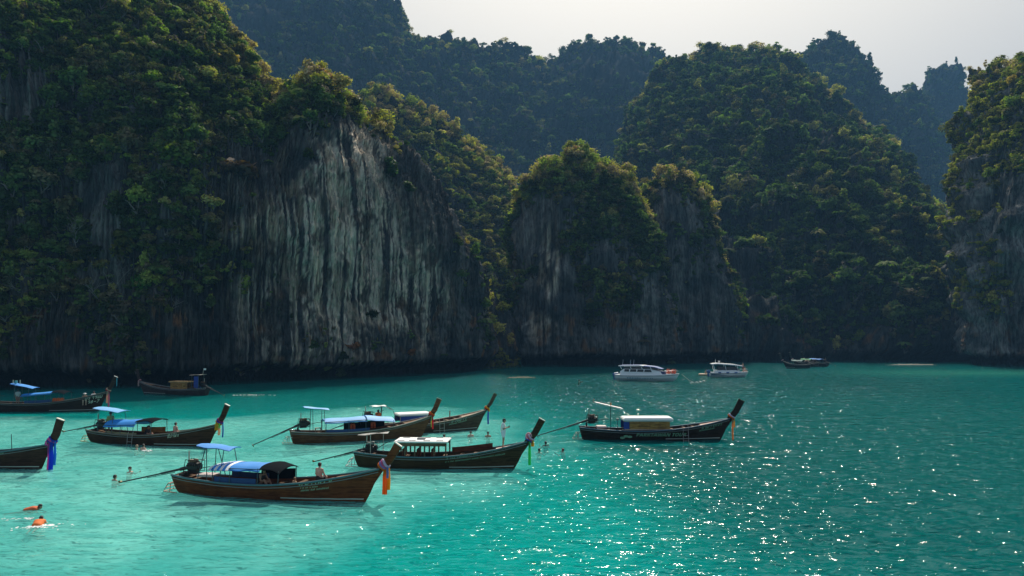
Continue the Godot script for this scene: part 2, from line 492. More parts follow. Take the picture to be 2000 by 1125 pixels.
# ------------------------------------------------------------------ water
func shallow(x: float, z: float) -> float:       # 1 over the sandy shallows on the left, 0 over deep water
	var d := -z
	var edge := 0.0
	if d < 40.0: edge = lerpf(-11.0, -5.5, clampf((d - 24.0) / 16.0, 0, 1))
	elif d < 54.0: edge = lerpf(-5.5, 1.5, (d - 40.0) / 14.0)
	elif d < 80.0: edge = lerpf(1.5, -4.0, (d - 54.0) / 26.0)
	else: edge = lerpf(-4.0, -10.0, clampf((d - 80.0) / 20.0, 0, 1))
	var w := nz.get_noise_2d(x * 0.09, z * 0.06) * 3.0 + nz.get_noise_2d(x * 0.3 + 20.0, z * 0.2) * 1.0
	var far_edge := 76.0 + 9.0 * smoothstep(-32.0, -16.0, x) + 2.5 * nz.get_noise_2d(x * 0.05, 3.0)
	return (1.0 - smoothstep(-3.5, 5.0, x - edge + w)) * (1.0 - smoothstep(-1.5, 2.5, d - far_edge + w * 0.3))

func sea_color(x: float, z: float) -> Color:
	var s := shallow(x, z)
	var d := -z
	var deep := Color(0.0, 0.140, 0.140).lerp(Color(0.0, 0.37, 0.34), 1.0 - smoothstep(0.0, 15.0, x + 0.10 * (d - 40.0) + 3.0 * nz.get_noise_2d(x * 0.08, z * 0.05)))
	var pale := Color(0.25, 0.74, 0.66)
	pale = pale.lerp(Color(0.12, 0.58, 0.53), 0.5 + 0.5 * nz.get_noise_2d(x * 0.12 + 4.0, z * 0.08))
	pale = pale.lerp(Color(0.05, 0.42, 0.39), 0.55 * smoothstep(0.05, 0.6, nz.get_noise_2d(x * 0.30 + 9.0, z * 0.8) + 0.5 * nz.get_noise_2d(x * 0.07, z * 0.16 + 70.0)))
	pale = pale.lerp(Color(0.06, 0.46, 0.42), 1.0 - smoothstep(24.0, 34.0, d + 4.0 * nz.get_noise_2d(x * 0.15, z * 0.1)))
	deep = deep.lerp(Color(0.0, 0.24, 0.225), smoothstep(72.0, 90.0, d) * (1.0 - smoothstep(-5.0, 12.0, x)))
	deep = deep.lerp(Color(0.0, 0.10, 0.10), smoothstep(85.0, 125.0, d) * (1.0 - smoothstep(60.0, 80.0, x)) * 0.6)
	var c := deep.lerp(pale, s)
	var strip := smoothstep(150.0, 158.0, d) * (1.0 - smoothstep(170.0, 185.0, d)) * smoothstep(60.0, 95.0, x)     # sandy shelf under the right cliff
	return c.lerp(Color(0.03, 0.24, 0.19), strip)

func fan(radii: Array, angles: Array, height: Callable, m: Material, called: String) -> MeshInstance3D:
	var nu := angles.size()
	var nv := radii.size()
	var P := PackedVector3Array(); P.resize(nu * nv)
	var C := PackedColorArray(); C.resize(nu * nv)
	for j in nv:
		for i in nu:
			var x: float = sin(angles[i]) * radii[j]
			var z: float = -cos(angles[i]) * radii[j]
			P[j * nu + i] = Vector3(x, height.call(x, z, radii[j]), z)
			C[j * nu + i] = sea_color(x, z)
	var N := PackedVector3Array(); N.resize(nu * nv)
	for j in nv:
		for i in nu:
			var du := P[j * nu + mini(i + 1, nu - 1)] - P[j * nu + maxi(i - 1, 0)]
			var dv := P[mini(j + 1, nv - 1) * nu + i] - P[maxi(j - 1, 0) * nu + i]
			var f := du.cross(dv)
			N[j * nu + i] = f.normalized() if f.y > 0 else Vector3.UP
	var ix := PackedInt32Array(); ix.resize((nu - 1) * (nv - 1) * 6)
	var w := 0
	for j in nv - 1:
		for i in nu - 1:
			var a := j * nu + i
			for k in [a, a + nu, a + nu + 1, a, a + nu + 1, a + 1]:
				ix[w] = k
				w += 1
	var arr := []
	arr.resize(Mesh.ARRAY_MAX)
	arr[Mesh.ARRAY_VERTEX] = P
	arr[Mesh.ARRAY_NORMAL] = N
	arr[Mesh.ARRAY_COLOR] = C
	arr[Mesh.ARRAY_INDEX] = ix
	var me := ArrayMesh.new()
	me.add_surface_from_arrays(Mesh.PRIMITIVE_TRIANGLES, arr)
	return obj(called, me, m)

func ripples() -> Image:      # relief of wind ripples: low swell and a few steep wavelets
	var n := FastNoiseLite.new()
	n.seed = 77
	n.noise_type = FastNoiseLite.TYPE_SIMPLEX_SMOOTH
	n.frequency = 0.012
	n.fractal_octaves = 4
	n.fractal_gain = 0.5
	var a := n.get_seamless_image(1024, 1024, false, false, 0.12, true)
	n.seed = 78
	n.frequency = 0.02
	n.fractal_octaves = 3
	var b := n.get_seamless_image(1024, 1024, false, false, 0.12, true)
	a.convert(Image.FORMAT_L8)
	b.convert(Image.FORMAT_L8)
	var da := a.get_data()
	var db := b.get_data()
	var out := PackedFloat32Array()
	out.resize(1024 * 1024)
	for k in out.size():
		var steep := maxf(0.0, db[k] / 255.0 - 0.60)
		out[k] = 0.30 * da[k] / 255.0 + minf(steep * 1.5, 0.3)
	var im := Image.create_from_data(1024, 1024, false, Image.FORMAT_RF, out.to_byte_array())
	im.convert(Image.FORMAT_RGBAF)
	im.bump_map_to_normal_map(RIPPLE)
	im.convert(Image.FORMAT_RGBA8)
	return im

func wave(x: float, z: float) -> float:
	var a := nz.get_noise_2d(x * 0.05, z * 0.05) * 3.0
	var y := 0.022 * sin(x * 0.35 + z * 1.5 + a) + 0.020 * sin(-x * 0.7 + z * 2.3 + a * 1.7) + 0.016 * sin(x * 1.1 + z * 3.1 - a)
	y += 0.05 * nz.get_noise_2d(x * 0.42 + z * 0.1, z * 0.95) + 0.03 * nz.get_noise_2d(x * 1.0 + 60.0, z * 2.1)
	var wind := smoothstep(-7.0, 15.0, x + 0.06 * (z + 30.0))      # the shallows lie in the lee of the headland
	y *= lerpf(0.5, 1.1, wind)
	if wind > 0.02:
		var crest := nz.get_noise_2d(x * 0.85 - z * 0.35 + 31.0, z * 2.1 + x * 0.15)
		y += wind * 0.14 * maxf(0.0, crest - 0.12) * (0.7 + 0.6 * nz.get_noise_2d(x * 0.15, z * 0.2 + 50.0))
	return y

func build_water() -> void:
	var radii := []
	var r := 12.0
	radii.append(0.6); radii.append(5.0)
	while r < 250.0:
		radii.append(r)
		r *= 1.0062
	for q in [270.0, 320.0, 400.0, 520.0, 900.0, 1300.0]: radii.append(q)
	var ang := []
	for k in 24: ang.append(-PI + k * (PI - 0.75) / 24.0)
	for k in 420: ang.append(-0.75 + 1.5 * k / 419.0)
	for k in range(1, 25): ang.append(0.75 + k * (PI - 0.75) / 24.0)
	var m := StandardMaterial3D.new()
	m.resource_name = "sea_water"
	m.transparency = BaseMaterial3D.TRANSPARENCY_ALPHA
	m.albedo_color = Color(1, 1, 1, 0.56)
	m.vertex_color_use_as_albedo = true
	m.roughness = 0.085
	m.metallic_specular = 0.17
	var t := ImageTexture.create_from_image(ripples())
	m.normal_enabled = true
	m.normal_texture = t
	m.normal_scale = 1.0
	m.uv1_triplanar = true
	m.uv1_world_triplanar = true
	m.uv1_scale = Vector3(0.036, 0.036, 0.12)
	var surf := fan(radii, ang, func(x, z, d): return wave(x, z) * (1.0 - smoothstep(150.0, 250.0, d)), m, "water")
	tag(surf, "clear turquoise lagoon water", "", "", "structure")
	var floor_r := []
	r = 6.0
	floor_r.append(0.6)
	while r < 230.0:
		floor_r.append(r)
		r *= 1.045
	floor_r.append(400.0); floor_r.append(1300.0)
	var fa := []
	for k in 8: fa.append(-PI + k * (PI - 0.75) / 8.0)
	for k in 90: fa.append(-0.75 + 1.5 * k / 89.0)
	for k in range(1, 9): fa.append(0.75 + k * (PI - 0.75) / 8.0)
	var sand := vmat("sea_floor_sand", 1.0)
	sand.specular_mode = BaseMaterial3D.SPECULAR_DISABLED
	var bed := fan(floor_r, fa, func(x, z, d): return -0.45 - 0.1 * (1.0 - shallow(x, z)), sand, "sea_floor")
	tag(bed, "sandy lagoon floor", "", "", "structure")

# ------------------------------------------------------------------ foliage
var crown_meshes := []
var stem_mesh: Mesh

# a crown of leaf clumps: lobes [centre, radius], count of leaves and their size
func crown(lobes: Array, leaves: int, size: float, droop := 0.0) -> ArrayMesh:
	var s := Shape.new()
	var total := 0.0
	for q in lobes: total += q[1] * q[1]
	for q in lobes:
		var n := int(leaves * q[1] * q[1] / total)
		for k in n:
			var d := Vector3(rng.randfn(), rng.randfn() * 0.9 + 0.35, rng.randfn()).normalized()
			var deep := pow(rng.randf(), 0.45)
			var ragged := 1.0 + 0.35 * nz.get_noise_3d(d.x * 2.0 + q[0].x * 3.0, d.y * 2.0, d.z * 2.0 + q[0].z)
			var at: Vector3 = q[0] + d * Vector3(1, 0.8, 1) * q[1] * deep * ragged
			var face := (d + Vector3(rng.randfn(), rng.randfn() + 0.7, rng.randfn()) * 0.55).normalized()
			var a := face.cross(Vector3(rng.randfn(), rng.randfn(), rng.randfn())).normalized()
			var b := face.cross(a)
			var z := size * rng.randf_range(0.7, 1.75)
			var g := rng.randf_range(0.5, 1.5) * (1.0 + 0.7 * nz.get_noise_3d(at.x * 3.0, at.y * 3.0, at.z * 3.0 + q[1] * 9.0))
			var base := s.v.size()
			var soft := (face + d * 0.8).normalized()
			var p := [at - a * z, at + b * z * 0.55 - Vector3.UP * droop * z, at + a * z, at - b * z * 0.55]
			for w in p:
				s.v.append(w); s.n.append(soft); s.c.append(Color(g, g, g * rng.randf_range(0.75, 1.1)))
			var up: bool = (p[2] - p[0]).cross(p[1] - p[0]).dot(soft) > 0
			for w in ([0, 1, 2, 0, 2, 3] if up else [0, 2, 1, 0, 3, 2]): s.ix.append(base + w)
	return s.mesh()

func twiggy(reach: float, count: int, thick: float) -> Shape:       # leafless grey branches
	var s := Shape.new()
	var tips := [[Vector3.ZERO, Vector3.UP, reach * 0.5, thick]]
	var at := 0
	while at < tips.size() and tips.size() < count:
		var q = tips[at]
		at += 1
		for k in 3:
			var d: Vector3 = (q[1] + Vector3(rng.randfn(), rng.randfn() * 0.5 + 0.15, rng.randfn()) * 0.55).normalized()
			var ln: float = q[2] * rng.randf_range(0.6, 0.95)
			var e: Vector3 = q[0] + d * ln
			s.tube([q[0], q[0].lerp(e, 0.5) + Vector3(rng.randfn(), rng.randfn(), rng.randfn()) * ln * 0.06, e], [q[3], q[3] * 0.8, q[3] * 0.6], 4)
			tips.append([e, d, ln, q[3] * 0.62])
	return s

func leaf_material() -> StandardMaterial3D:
	var m := vmat("leaves", 0.75, Color(0.80, 0.95, 0.42))
	m.metallic_specular = 0.15
	return m

func make_crowns() -> void:
	crown_meshes = [
		crown([[Vector3(0, 0.1, 0), 0.75], [Vector3(0.5, 0.25, 0.2), 0.5], [Vector3(-0.45, 0.15, 0.3), 0.5], [Vector3(0.05, 0.5, -0.35), 0.5]], 520, 0.115),
		crown([[Vector3(0, 0.3, 0), 0.6], [Vector3(0.6, 0.15, -0.1), 0.42], [Vector3(-0.55, 0.2, -0.2), 0.45], [Vector3(0.1, 0.1, 0.55), 0.45], [Vector3(-0.1, 0.62, 0.05), 0.4]], 500, 0.10),
		crown([[Vector3(0, 0.0, 0), 0.6], [Vector3(0.1, 0.55, 0.0), 0.5], [Vector3(-0.2, 0.95, 0.1), 0.36]], 420, 0.12, 0.4),
		crown([[Vector3(-0.5, 0.2, 0), 0.4], [Vector3(0.5, 0.3, 0.1), 0.45], [Vector3(0, 0.45, 0.3), 0.4], [Vector3(0.0, 0.3, -0.4), 0.42]], 330, 0.15),
		crown([[Vector3(0, 0, 0), 0.55], [Vector3(0.4, -0.35, 0.1), 0.4], [Vector3(-0.35, -0.5, 0.15), 0.38]], 360, 0.12, 0.9),
		crown([[Vector3(-0.7, 0.1, 0.1), 0.34], [Vector3(0.75, 0.2, -0.1), 0.32], [Vector3(0.0, 0.3, 0.5), 0.36], [Vector3(0.2, 0.32, -0.5), 0.33], [Vector3(0.0, 0.35, 0), 0.42]], 380, 0.10),
		crown([[Vector3(0.1, -0.3, 0), 0.42], [Vector3(-0.1, 0.35, 0.1), 0.38], [Vector3(0.15, 0.95, 0), 0.30], [Vector3(-0.35, 0.0, -0.2), 0.3], [Vector3(0.4, 0.45, 0.1), 0.26]], 330, 0.11, 0.2),
		crown([[Vector3(0, 0.1, 0), 1.0], [Vector3(0.3, 0.5, 0.1), 0.5]], 210, 0.12, 0.3),
		frond_crown()]

func frond_crown() -> ArrayMesh:       # a rosette of long drooping leaves
	var s := Shape.new()
	for k in 22:
		var a := TAU * k / 22.0 + rng.randf() * 0.3
		var lift := rng.randf_range(0.15, 0.9)
		var d := Vector3(cos(a), 0, sin(a))
		var e := Vector3(-sin(a), 0, cos(a))
		s.tint = Color.WHITE * rng.randf_range(0.75, 1.3)
		var last := []
		for j in 6:
			var u := j / 5.0
			var p := d * u * 1.05 + Vector3.UP * (lift * u - (0.5 + lift) * u * u * 0.9)
			var w := 0.16 * sin(PI * clampf(u * 0.9 + 0.1, 0, 1)) + 0.01
			var row := [p - e * w - Vector3.UP * w * 0.5, p, p + e * w - Vector3.UP * w * 0.5]
			if j > 0:
				s.quad(last[0], last[1], row[1], row[0])
				s.quad(last[1], last[2], row[2], row[1])
			last = row
	return s.mesh()

func tone(kind: float) -> Color:
	var c: Color
	if kind < 0.45: c = Color(0.034, 0.052, 0.020).lerp(Color(0.066, 0.098, 0.034), rng.randf())
	elif kind < 0.72: c = Color(0.070, 0.106, 0.036).lerp(Color(0.115, 0.150, 0.055), rng.randf())
	elif kind < 0.86: c = Color(0.14, 0.12, 0.065).lerp(Color(0.11, 0.085, 0.06), rng.randf())
	elif kind < 0.95: c = Color(0.16, 0.19, 0.045)
	else: c = Color(0.26, 0.22, 0.09)
	return c * rng.randf_range(1.0, 2.5)

# scatter crowns over a rock mass
func forest(mass_name: String, label: String, count: int, rmin: float, rmax: float, opt := {}) -> void:
	var q: Dictionary = surfaces[mass_name]
	var P: PackedVector3Array = q.P
	var N: PackedVector3Array = q.N
	var D: PackedFloat32Array = q.D
	var nu: int = q.nu
	var front: int = q.front
	# choose quads by area times growth
	var ids := PackedInt32Array()
	var cum := PackedFloat32Array()
	var sum := 0.0
	for j in range(2, front + 1):
		for i in range(0, nu - 2):
			var a := j * nu + i
			if D[a] < 0.02: continue
			var ar := (P[a + 1] - P[a]).cross(P[a + nu] - P[a]).length()
			sum += ar * D[a]
			ids.append(a)
			cum.append(sum)
	var dry: float = opt.get("dry", 0.1)
	var lists := []
	var stems: Array[Transform3D] = []
	for k in crown_meshes.size(): lists.append([])
	for n in count:
		var w := cum.bsearch(rng.randf() * sum)
		var a := ids[mini(w, ids.size() - 1)]
		var p := P[a].lerp(P[a + 1], rng.randf()).lerp(P[a + nu], rng.randf() * 0.5)
		var f := N[a]
		var blob := nz.get_noise_3d(p.x * 0.05, p.y * 0.05 + 20.0, p.z * 0.05)
		var r := lerpf(rmin * 0.75, rmax * 1.1, pow(rng.randf(), 2.2))
		if rng.randf() < 0.3: r = rmin * rng.randf_range(0.45, 0.9)
		if absf(f.y) < 0.35: r *= 0.72
		p += f * r * 0.3 - Vector3.UP * r * 0.12
		var t := clampf(rng.randf() * 0.75 + blob * 0.45 + 0.12, 0.0, 1.0)
		if rng.randf() < dry: t = rng.randf_range(0.72, 1.0)
		var c := tone(t)
		if rng.randf() < float(opt.get("sunny", 0.0)): c = Color(0.38, 0.38, 0.08).lerp(Color(0.56, 0.46, 0.12), rng.randf()) * rng.randf_range(0.7, 1.2)
		var airy := false
		var top := float(a / nu) / front
		if opt.has("crest") and top > 0.91 and rng.randf() < float(opt.crest):
			c = [Color(0.72, 0.52, 0.26), Color(0.72, 0.58, 0.18), Color(0.76, 0.52, 0.37), Color(0.44, 0.46, 0.13)][rng.randi() % 4] * rng.randf_range(0.8, 1.2)
			p += Vector3.UP * r * 0.6
			airy = true
		var v: int = [0, 0, 1, 1, 2, 3, 5, 5, 6, 6, 7, 8][rng.randi() % 12]
		if f.y < 0.3 and rng.randf() < 0.4: v = 4
		if airy and rng.randf() < 0.6: v = 7
		elif v == 7: c = c.lerp(Color(0.10, 0.085, 0.065), 0.7)
		if v == 8: r *= 0.8
		if r > lerpf(rmin, rmax, 0.35) and rng.randf() < 0.5:
			var tall := r * rng.randf_range(0.5, 1.1)
			stems.append(Transform3D(Basis(Vector3.UP, rng.randf() * TAU).scaled(Vector3(r * 0.9, tall + r * 0.4, r * 0.9)), p))
			p += Vector3.UP * tall
		var sy := r * rng.randf_range(0.75, 1.15)
		var b := Basis(Vector3.UP, rng.randf() * TAU).scaled(Vector3(r * rng.randf_range(0.75, 1.25), sy, r * rng.randf_range(0.75, 1.25)))
		lists[v].append([Transform3D(b, p), c])
	var root := Node3D.new()
	root.name = numbered("jungle")
	add_child(root)
	tag(root, label, "jungle", "", "stuff")
	if stems.size():
		var sm := MultiMesh.new()
		sm.transform_format = MultiMesh.TRANSFORM_3D
		sm.mesh = stem_mesh
		sm.instance_count = stems.size()
		for k in stems.size(): sm.set_instance_transform(k, stems[k])
		var so := MultiMeshInstance3D.new()
		so.name = "trunks"
		so.multimesh = sm
		so.material_override = mat("bark_grey", Color(0.16, 0.14, 0.12), 0.9)
		root.add_child(so, true)
		tag(so, "", "", "", "stuff")
	for v in lists.size():
		if lists[v].is_empty(): continue
		var mm := MultiMesh.new()
		mm.transform_format = MultiMesh.TRANSFORM_3D
		mm.use_colors = true
		mm.mesh = crown_meshes[v]
		mm.instance_count = lists[v].size()
		for k in lists[v].size():
			mm.set_instance_transform(k, lists[v][k][0])
			mm.set_instance_color(k, lists[v][k][1])
		var o := MultiMeshInstance3D.new()
		o.name = "foliage"
		o.multimesh = mm
		o.material_override = leaf_material()
		root.add_child(o, true)
		tag(o, "", "", "", "stuff")

func build_jungle() -> void:
	make_crowns()
	stem_mesh = twiggy(1.3, 7, 0.05).mesh()
	forest("headland_cliff", "dense dark green jungle clinging to the left headland", 19000, 0.6, 2.4, {"dry": 0.16, "crest": 0.7})
	forest("rock_pinnacle", "jungle covering the tall middle pinnacle with pinkish dry crowns on top", 5500, 0.7, 2.3, {"dry": 0.12, "crest": 0.8})
	forest("rock_pinnacle_001", "bushes on the narrow grey pinnacle with a yellow-green cap", 1500, 0.9, 2.4, {"crest": 0.5})
	forest("hill", "bright green jungle on the spur behind the gap", 6500, 1.0, 2.8, {"dry": 0.06, "crest": 0.6, "sunny": 0.25})
	forest("hill_001", "hazy jungle on the back ridge at upper left", 10500, 2.2, 5.2, {"dry": 0.06, "crest": 0.2})
	forest("hill_002", "hazy jungle round the central peak", 5500, 2.2, 5.0, {"dry": 0.05})
	forest("hill_003", "dense jungle on the great right mountain slope", 20000, 1.4, 4.0, {"dry": 0.05, "crest": 0.3})
	forest("hill_004", "scrub on the blocky summit tower", 3500, 2.4, 5.0, {"dry": 0.1})
	forest("hill_005", "scrub on the small distant rock tower", 1500, 2.4, 5.0, {})
	forest("hill_006", "yellow-green bushes on the low spur in the gap", 700, 0.6, 1.7, {"crest": 0.5, "sunny": 0.75})
	forest("cliff", "yellow-green bushes on the ledges of the right cliff", 6500, 0.6, 2.3, {"dry": 0.2, "crest": 0.5, "sunny": 0.7})

# ------------------------------------------------------------------ longtail boats
var boats := {}

func along(t: float, pts: Array) -> float:
	for i in range(1, pts.size()):
		if t <= pts[i][0]:
			var k: float = (t - pts[i - 1][0]) / (pts[i][0] - pts[i - 1][0])
			return lerpf(pts[i - 1][1], pts[i][1], k * k * (3.0 - 2.0 * k) * 0.5 + k * 0.5)
	return pts[-1][1]

func sheer(b: Dictionary, t: float) -> float:
	if t < 0.4: return b.mid + (b.sternh - b.mid) * pow(1.0 - t / 0.4, 2.0)
	return b.mid + (b.bowh - b.mid) * pow((t - 0.4) / 0.6, 1.9)

func half_beam(b: Dictionary, t: float) -> float:
	return b.beam * along(t, [[0.0, 0.50], [0.1, 0.74], [0.3, 0.97], [0.5, 1.0], [0.7, 0.88], [0.85, 0.56], [0.95, 0.22], [1.0, 0.07]])

func keel(_b: Dictionary, t: float) -> float:
	return -0.35 + 0.32 * pow(1.0 - t, 5.0) + 0.06 * pow(t, 6.0)

# a point of the planking: t from stern to bow, s from keel to gunwale, side -1 or 1, off metres outwards
func hull_at(b: Dictionary, t: float, s: float, side: float, off := 0.0) -> Vector3:
	var x0: float = 0.05 + t * (b.L - 0.05)
	var x1: float = -0.2 + t * (b.L + b.over + 0.2)
	var y := lerpf(keel(b, t), sheer(b, t), pow(s, 1.3))
	var w := half_beam(b, t) * pow(s, 0.5) + off
	return Vector3(lerpf(x0, x1, s) - b.L * 0.5, y, side * maxf(w, 0.0))

func s_of(b: Dictionary, t: float, y: float) -> float:
	return pow(clampf((y - keel(b, t)) / (sheer(b, t) - keel(b, t)), 0.0, 1.0), 1.0 / 1.3)

func t_of(b: Dictionary, x: float) -> float:      # at gunwale height, x metres ahead of the stern
	return clampf((x + 0.2) / (b.L + b.over + 0.2), 0.0, 1.0)

func rail_at(b: Dictionary, x: float, side: float, inset := 0.0) -> Vector3:
	return hull_at(b, t_of(b, x), 1.0, side, -inset)

func wood(key: String, c: Color) -> StandardMaterial3D:
	if mats.has(key): return mats[key]
	var m := mat(key, c, 0.7)
	m.metallic_specular = 0.22
	if not mats.has("_grain"):
		var n := FastNoiseLite.new()
		n.seed = 9
		n.frequency = 0.018
		n.fractal_octaves = 5
		var t := NoiseTexture2D.new()
		t.width = 256; t.height = 256; t.seamless = true; t.noise = n
		var r := Gradient.new()
		r.offsets = PackedFloat32Array([0.0, 0.4, 0.6, 1.0])
		r.colors = PackedColorArray([Color(0.55, 0.5, 0.48), Color(0.8, 0.78, 0.76), Color(1, 1, 1), Color(0.85, 0.75, 0.65)])
		t.color_ramp = r
		mats["_grain"] = t
	m.albedo_texture = mats["_grain"]
	m.uv1_triplanar = true
	m.uv1_scale = Vector3(0.18, 1.6, 0.8)
	return m

func strip_along(b: Dictionary, y0: float, y1: float, ta: float, tb: float, side: float, off: float) -> Shape:
	var s := Shape.new()
	var rows := [[], [], []]
	for k in 21:
		var t := lerpf(ta, tb, k / 20.0)
		for j in 3:
			rows[j].append(hull_at(b, t, s_of(b, t, lerpf(y0, y1, j / 2.0)), side, off))
	s.sheet(rows, false, side < 0)
	return s

const GLYPHS := {
	"ว": [[0.15, 0.75, 0.3, 0.95, 0.6, 0.95, 0.75, 0.7, 0.75, 0.2, 0.6, 0.05, 0.5, 0.2, 0.62, 0.3]],
	"ม": [[0.1, 0.95, 0.25, 0.85, 0.2, 0.2, 0.05, 0.1, 0.3, 0.05, 0.75, 0.1, 0.8, 0.95]],
	"า": [[0.2, 0.75, 0.35, 0.95, 0.6, 0.9, 0.65, 0.6, 0.65, 0.0]],
	"ไ": [[0.3, 1.3, 0.45, 1.35, 0.5, 1.0, 0.5, 0.1, 0.65, 0.0]],
	"พ": [[0.1, 0.8, 0.25, 0.95, 0.2, 0.05, 0.5, 0.6, 0.75, 0.05, 0.8, 0.95]],
	"ร": [[0.3, 0.6, 0.65, 0.65, 0.65, 0.95, 0.35, 0.9], [0.65, 0.65, 0.65, 0.0, 0.5, 0.1]],
	"น": [[0.1, 0.95, 0.25, 0.85, 0.2, 0.1, 0.5, 0.0, 0.65, 0.15, 0.7, 0.95], [0.7, 0.1, 0.85, 0.0]],
	"ส": [[0.15, 0.5, 0.3, 0.65, 0.2, 0.1, 0.5, 0.05, 0.65, 0.3, 0.65, 0.8, 0.4, 0.95, 0.2, 0.85], [0.6, 0.85, 0.85, 1.05]],
	"ท": [[0.15, 0.8, 0.3, 0.95, 0.25, 0.05], [0.28, 0.5, 0.5, 0.95, 0.75, 0.85, 0.75, 0.05]],
	"ี": [[-0.5, 1.2, -0.3, 1.38, 0.0, 1.2, -0.5, 1.2], [0.0, 1.2, 0.0, 1.4]],
	"้": [[-0.4, 1.5, -0.3, 1.6, -0.25, 1.45, 0.0, 1.65]],
	"8": [[0.4, 0.5, 0.65, 0.7, 0.4, 0.95, 0.15, 0.7, 0.4, 0.5, 0.7, 0.25, 0.4, 0.0, 0.1, 0.25, 0.4, 0.5]],
	"7": [[0.1, 0.95, 0.7, 0.95, 0.3, 0.0]],
	".": [[0.2, 0.0, 0.3, 0.1, 0.2, 0.12]],
	"-": [[0.1, 0.5, 0.7, 0.5]],
}

# painted writing that follows the planking; x metres ahead of the stern, y above the water at its start
func write_hull(b: Dictionary, text: String, x: float, y: float, high: float, side: float, m: Material, slope := 0.0, fat := 0.16) -> void:
	var s := Shape.new()
	var at := x
	for ch in text:
		if ch == " ":
			at += high * 0.5
			continue
		if not GLYPHS.has(ch): continue
		for line in GLYPHS[ch]:
			for k in range(0, line.size() - 2, 2):
				var p := Vector2(line[k], line[k + 1])
				var q := Vector2(line[k + 2], line[k + 3])
				var d := (q - p).normalized() * fat * 0.5
				var e := Vector2(-d.y, d.x)
				var c := []
				for w in [p - d + e, q + d + e, q + d - e, p - d - e]:
					var gx: float = at + w.x * high * 0.95
					var gy: float = y + (gx - x) * slope + w.y * high
					var t := clampf((gx + 0.1) / (b.L + b.over * 0.6 + 0.1), 0.0, 0.99)
					c.append(hull_at(b, t, s_of(b, t, gy), side, 0.014))
				if side > 0: s.quad(c[0], c[1], c[2], c[3])
				else: s.quad(c[3], c[2], c[1], c[0])
		at += 0.0 if ch in "ี้" else high * 0.95
	if s.v.size(): lettering(b, s, m)

func small_print(b: Dictionary, x0: float, x1: float, y: float, high: float, side: float, m: Material, slope: float) -> void:
	var s := Shape.new()          # a line of letters too small to read
	var x := x0
	while x < x1:
		var w := rng.randf_range(0.5, 0.9) * high
		for part in [[0.0, 0.25], [0.55, 0.8]]:
			var c := []
			var tall := rng.randf_range(0.7, 1.0)
			for q in [[part[0], 0.0], [part[0], tall], [part[1], tall], [part[1], 0.0]]:
				var gx: float = x + q[0] * w
				var gy: float = y + (gx - x0) * slope + q[1] * high
				var t := clampf((gx + 0.1) / (b.L + b.over * 0.6 + 0.1), 0.0, 0.99)
				c.append(hull_at(b, t, s_of(b, t, gy), side, 0.014))
			if side > 0: s.quad(c[0], c[1], c[2], c[3])
			else: s.quad(c[3], c[2], c[1], c[0])
		x += w * 1.15 + (high * 0.6 if rng.randf() < 0.2 else 0.0)
	lettering(b, s, m)

func flat_text(b: Dictionary, text: String, x: float, y: float, high: float, side: float, m: Material, stretch := 1.0) -> void:
	var tm := TextMesh.new()
	var f := SystemFont.new()
	f.font_names = PackedStringArray(["Droid Sans"])
	f.font_weight = 700
	tm.font = f
	tm.text = text
	tm.font_size = 64
	tm.pixel_size = high / 46.0
	tm.depth = 0.0
	tm.horizontal_alignment = HORIZONTAL_ALIGNMENT_LEFT
	var arr := tm.surface_get_arrays(0)
	var src: PackedVector3Array = arr[Mesh.ARRAY_VERTEX]
	var ix: PackedInt32Array = arr[Mesh.ARRAY_INDEX] if arr[Mesh.ARRAY_INDEX] != null else PackedInt32Array(range(src.size()))
	var low := 1e9
	for p in src: low = minf(low, p.y)
	var s := Shape.new()
	for k in range(0, ix.size(), 3):
		var c := []
		for j in 3:
			var p := src[ix[k + j]]
			var gx := x + p.x * stretch
			var t := clampf((gx + 0.1) / (b.L + b.over * 0.6 + 0.1), 0.0, 0.99)
			c.append(hull_at(b, t, s_of(b, t, y + p.y - low), side, 0.014))
		if (c[2] - c[0]).cross(c[1] - c[0]).z * side < 0: s.tri(c[0], c[2], c[1])
		else: s.tri(c[0], c[1], c[2])
	lettering(b, s, m)

# cloth or board roof between x0 and x1, arched across, of some thickness
func roof_sheet(b: Dictionary, x0: float, x1: float, h0: float, h1: float, half: float, arch: float, hang := 0.0, bow := 0.0) -> Shape:
	var s := Shape.new()
	var sag := 0.012 + absf(nz.get_noise_2d(x0 * 3.0, b.L)) * 0.025
	for face in 2:
		var rows := []
		for i in 9:
			var k := i / 8.0
			var row := []
			for j in 9:
				var q := j / 4.0 - 1.0
				var y := lerpf(h0, h1, k) + bow * (1.0 - pow(2.0 * k - 1.0, 2.0)) + arch * (1.0 - q * q) - hang * pow(absf(q), 8.0) + sag * sin(k * 9.0 + q * 2.0)
				row.append(Vector3(lerpf(x0, x1, k) - b.L * 0.5, y - 0.035 * face, q * half))
			rows.append(row)
		s.sheet(rows, false, face == 0)
	var edge := func(px: float, k: float) -> void:
		for j in 8:
			var c := []
			for q in [j / 4.0 - 1.0, (j + 1) / 4.0 - 1.0]:
				var y: float = lerpf(h0, h1, k) + bow * (1.0 - pow(2.0 * k - 1.0, 2.0)) + arch * (1.0 - q * q) - hang * pow(absf(q), 8.0) + sag * sin(k * 9.0 + q * 2.0)
				c.append(Vector3(px - b.L * 0.5, y, q * half))
			s.quad(c[0], c[1], c[1] - Vector3.UP * 0.035, c[0] - Vector3.UP * 0.035)
	edge.call(x0, 0.0)
	edge.call(x1, 1.0)
	return s

func post(b: Dictionary, from: Vector3, to: Vector3, m: Material, r := 0.022) -> void:
	var s := Shape.new()
	s.tube([from, to], r, 6)
	obj("post", s, m, b.node)

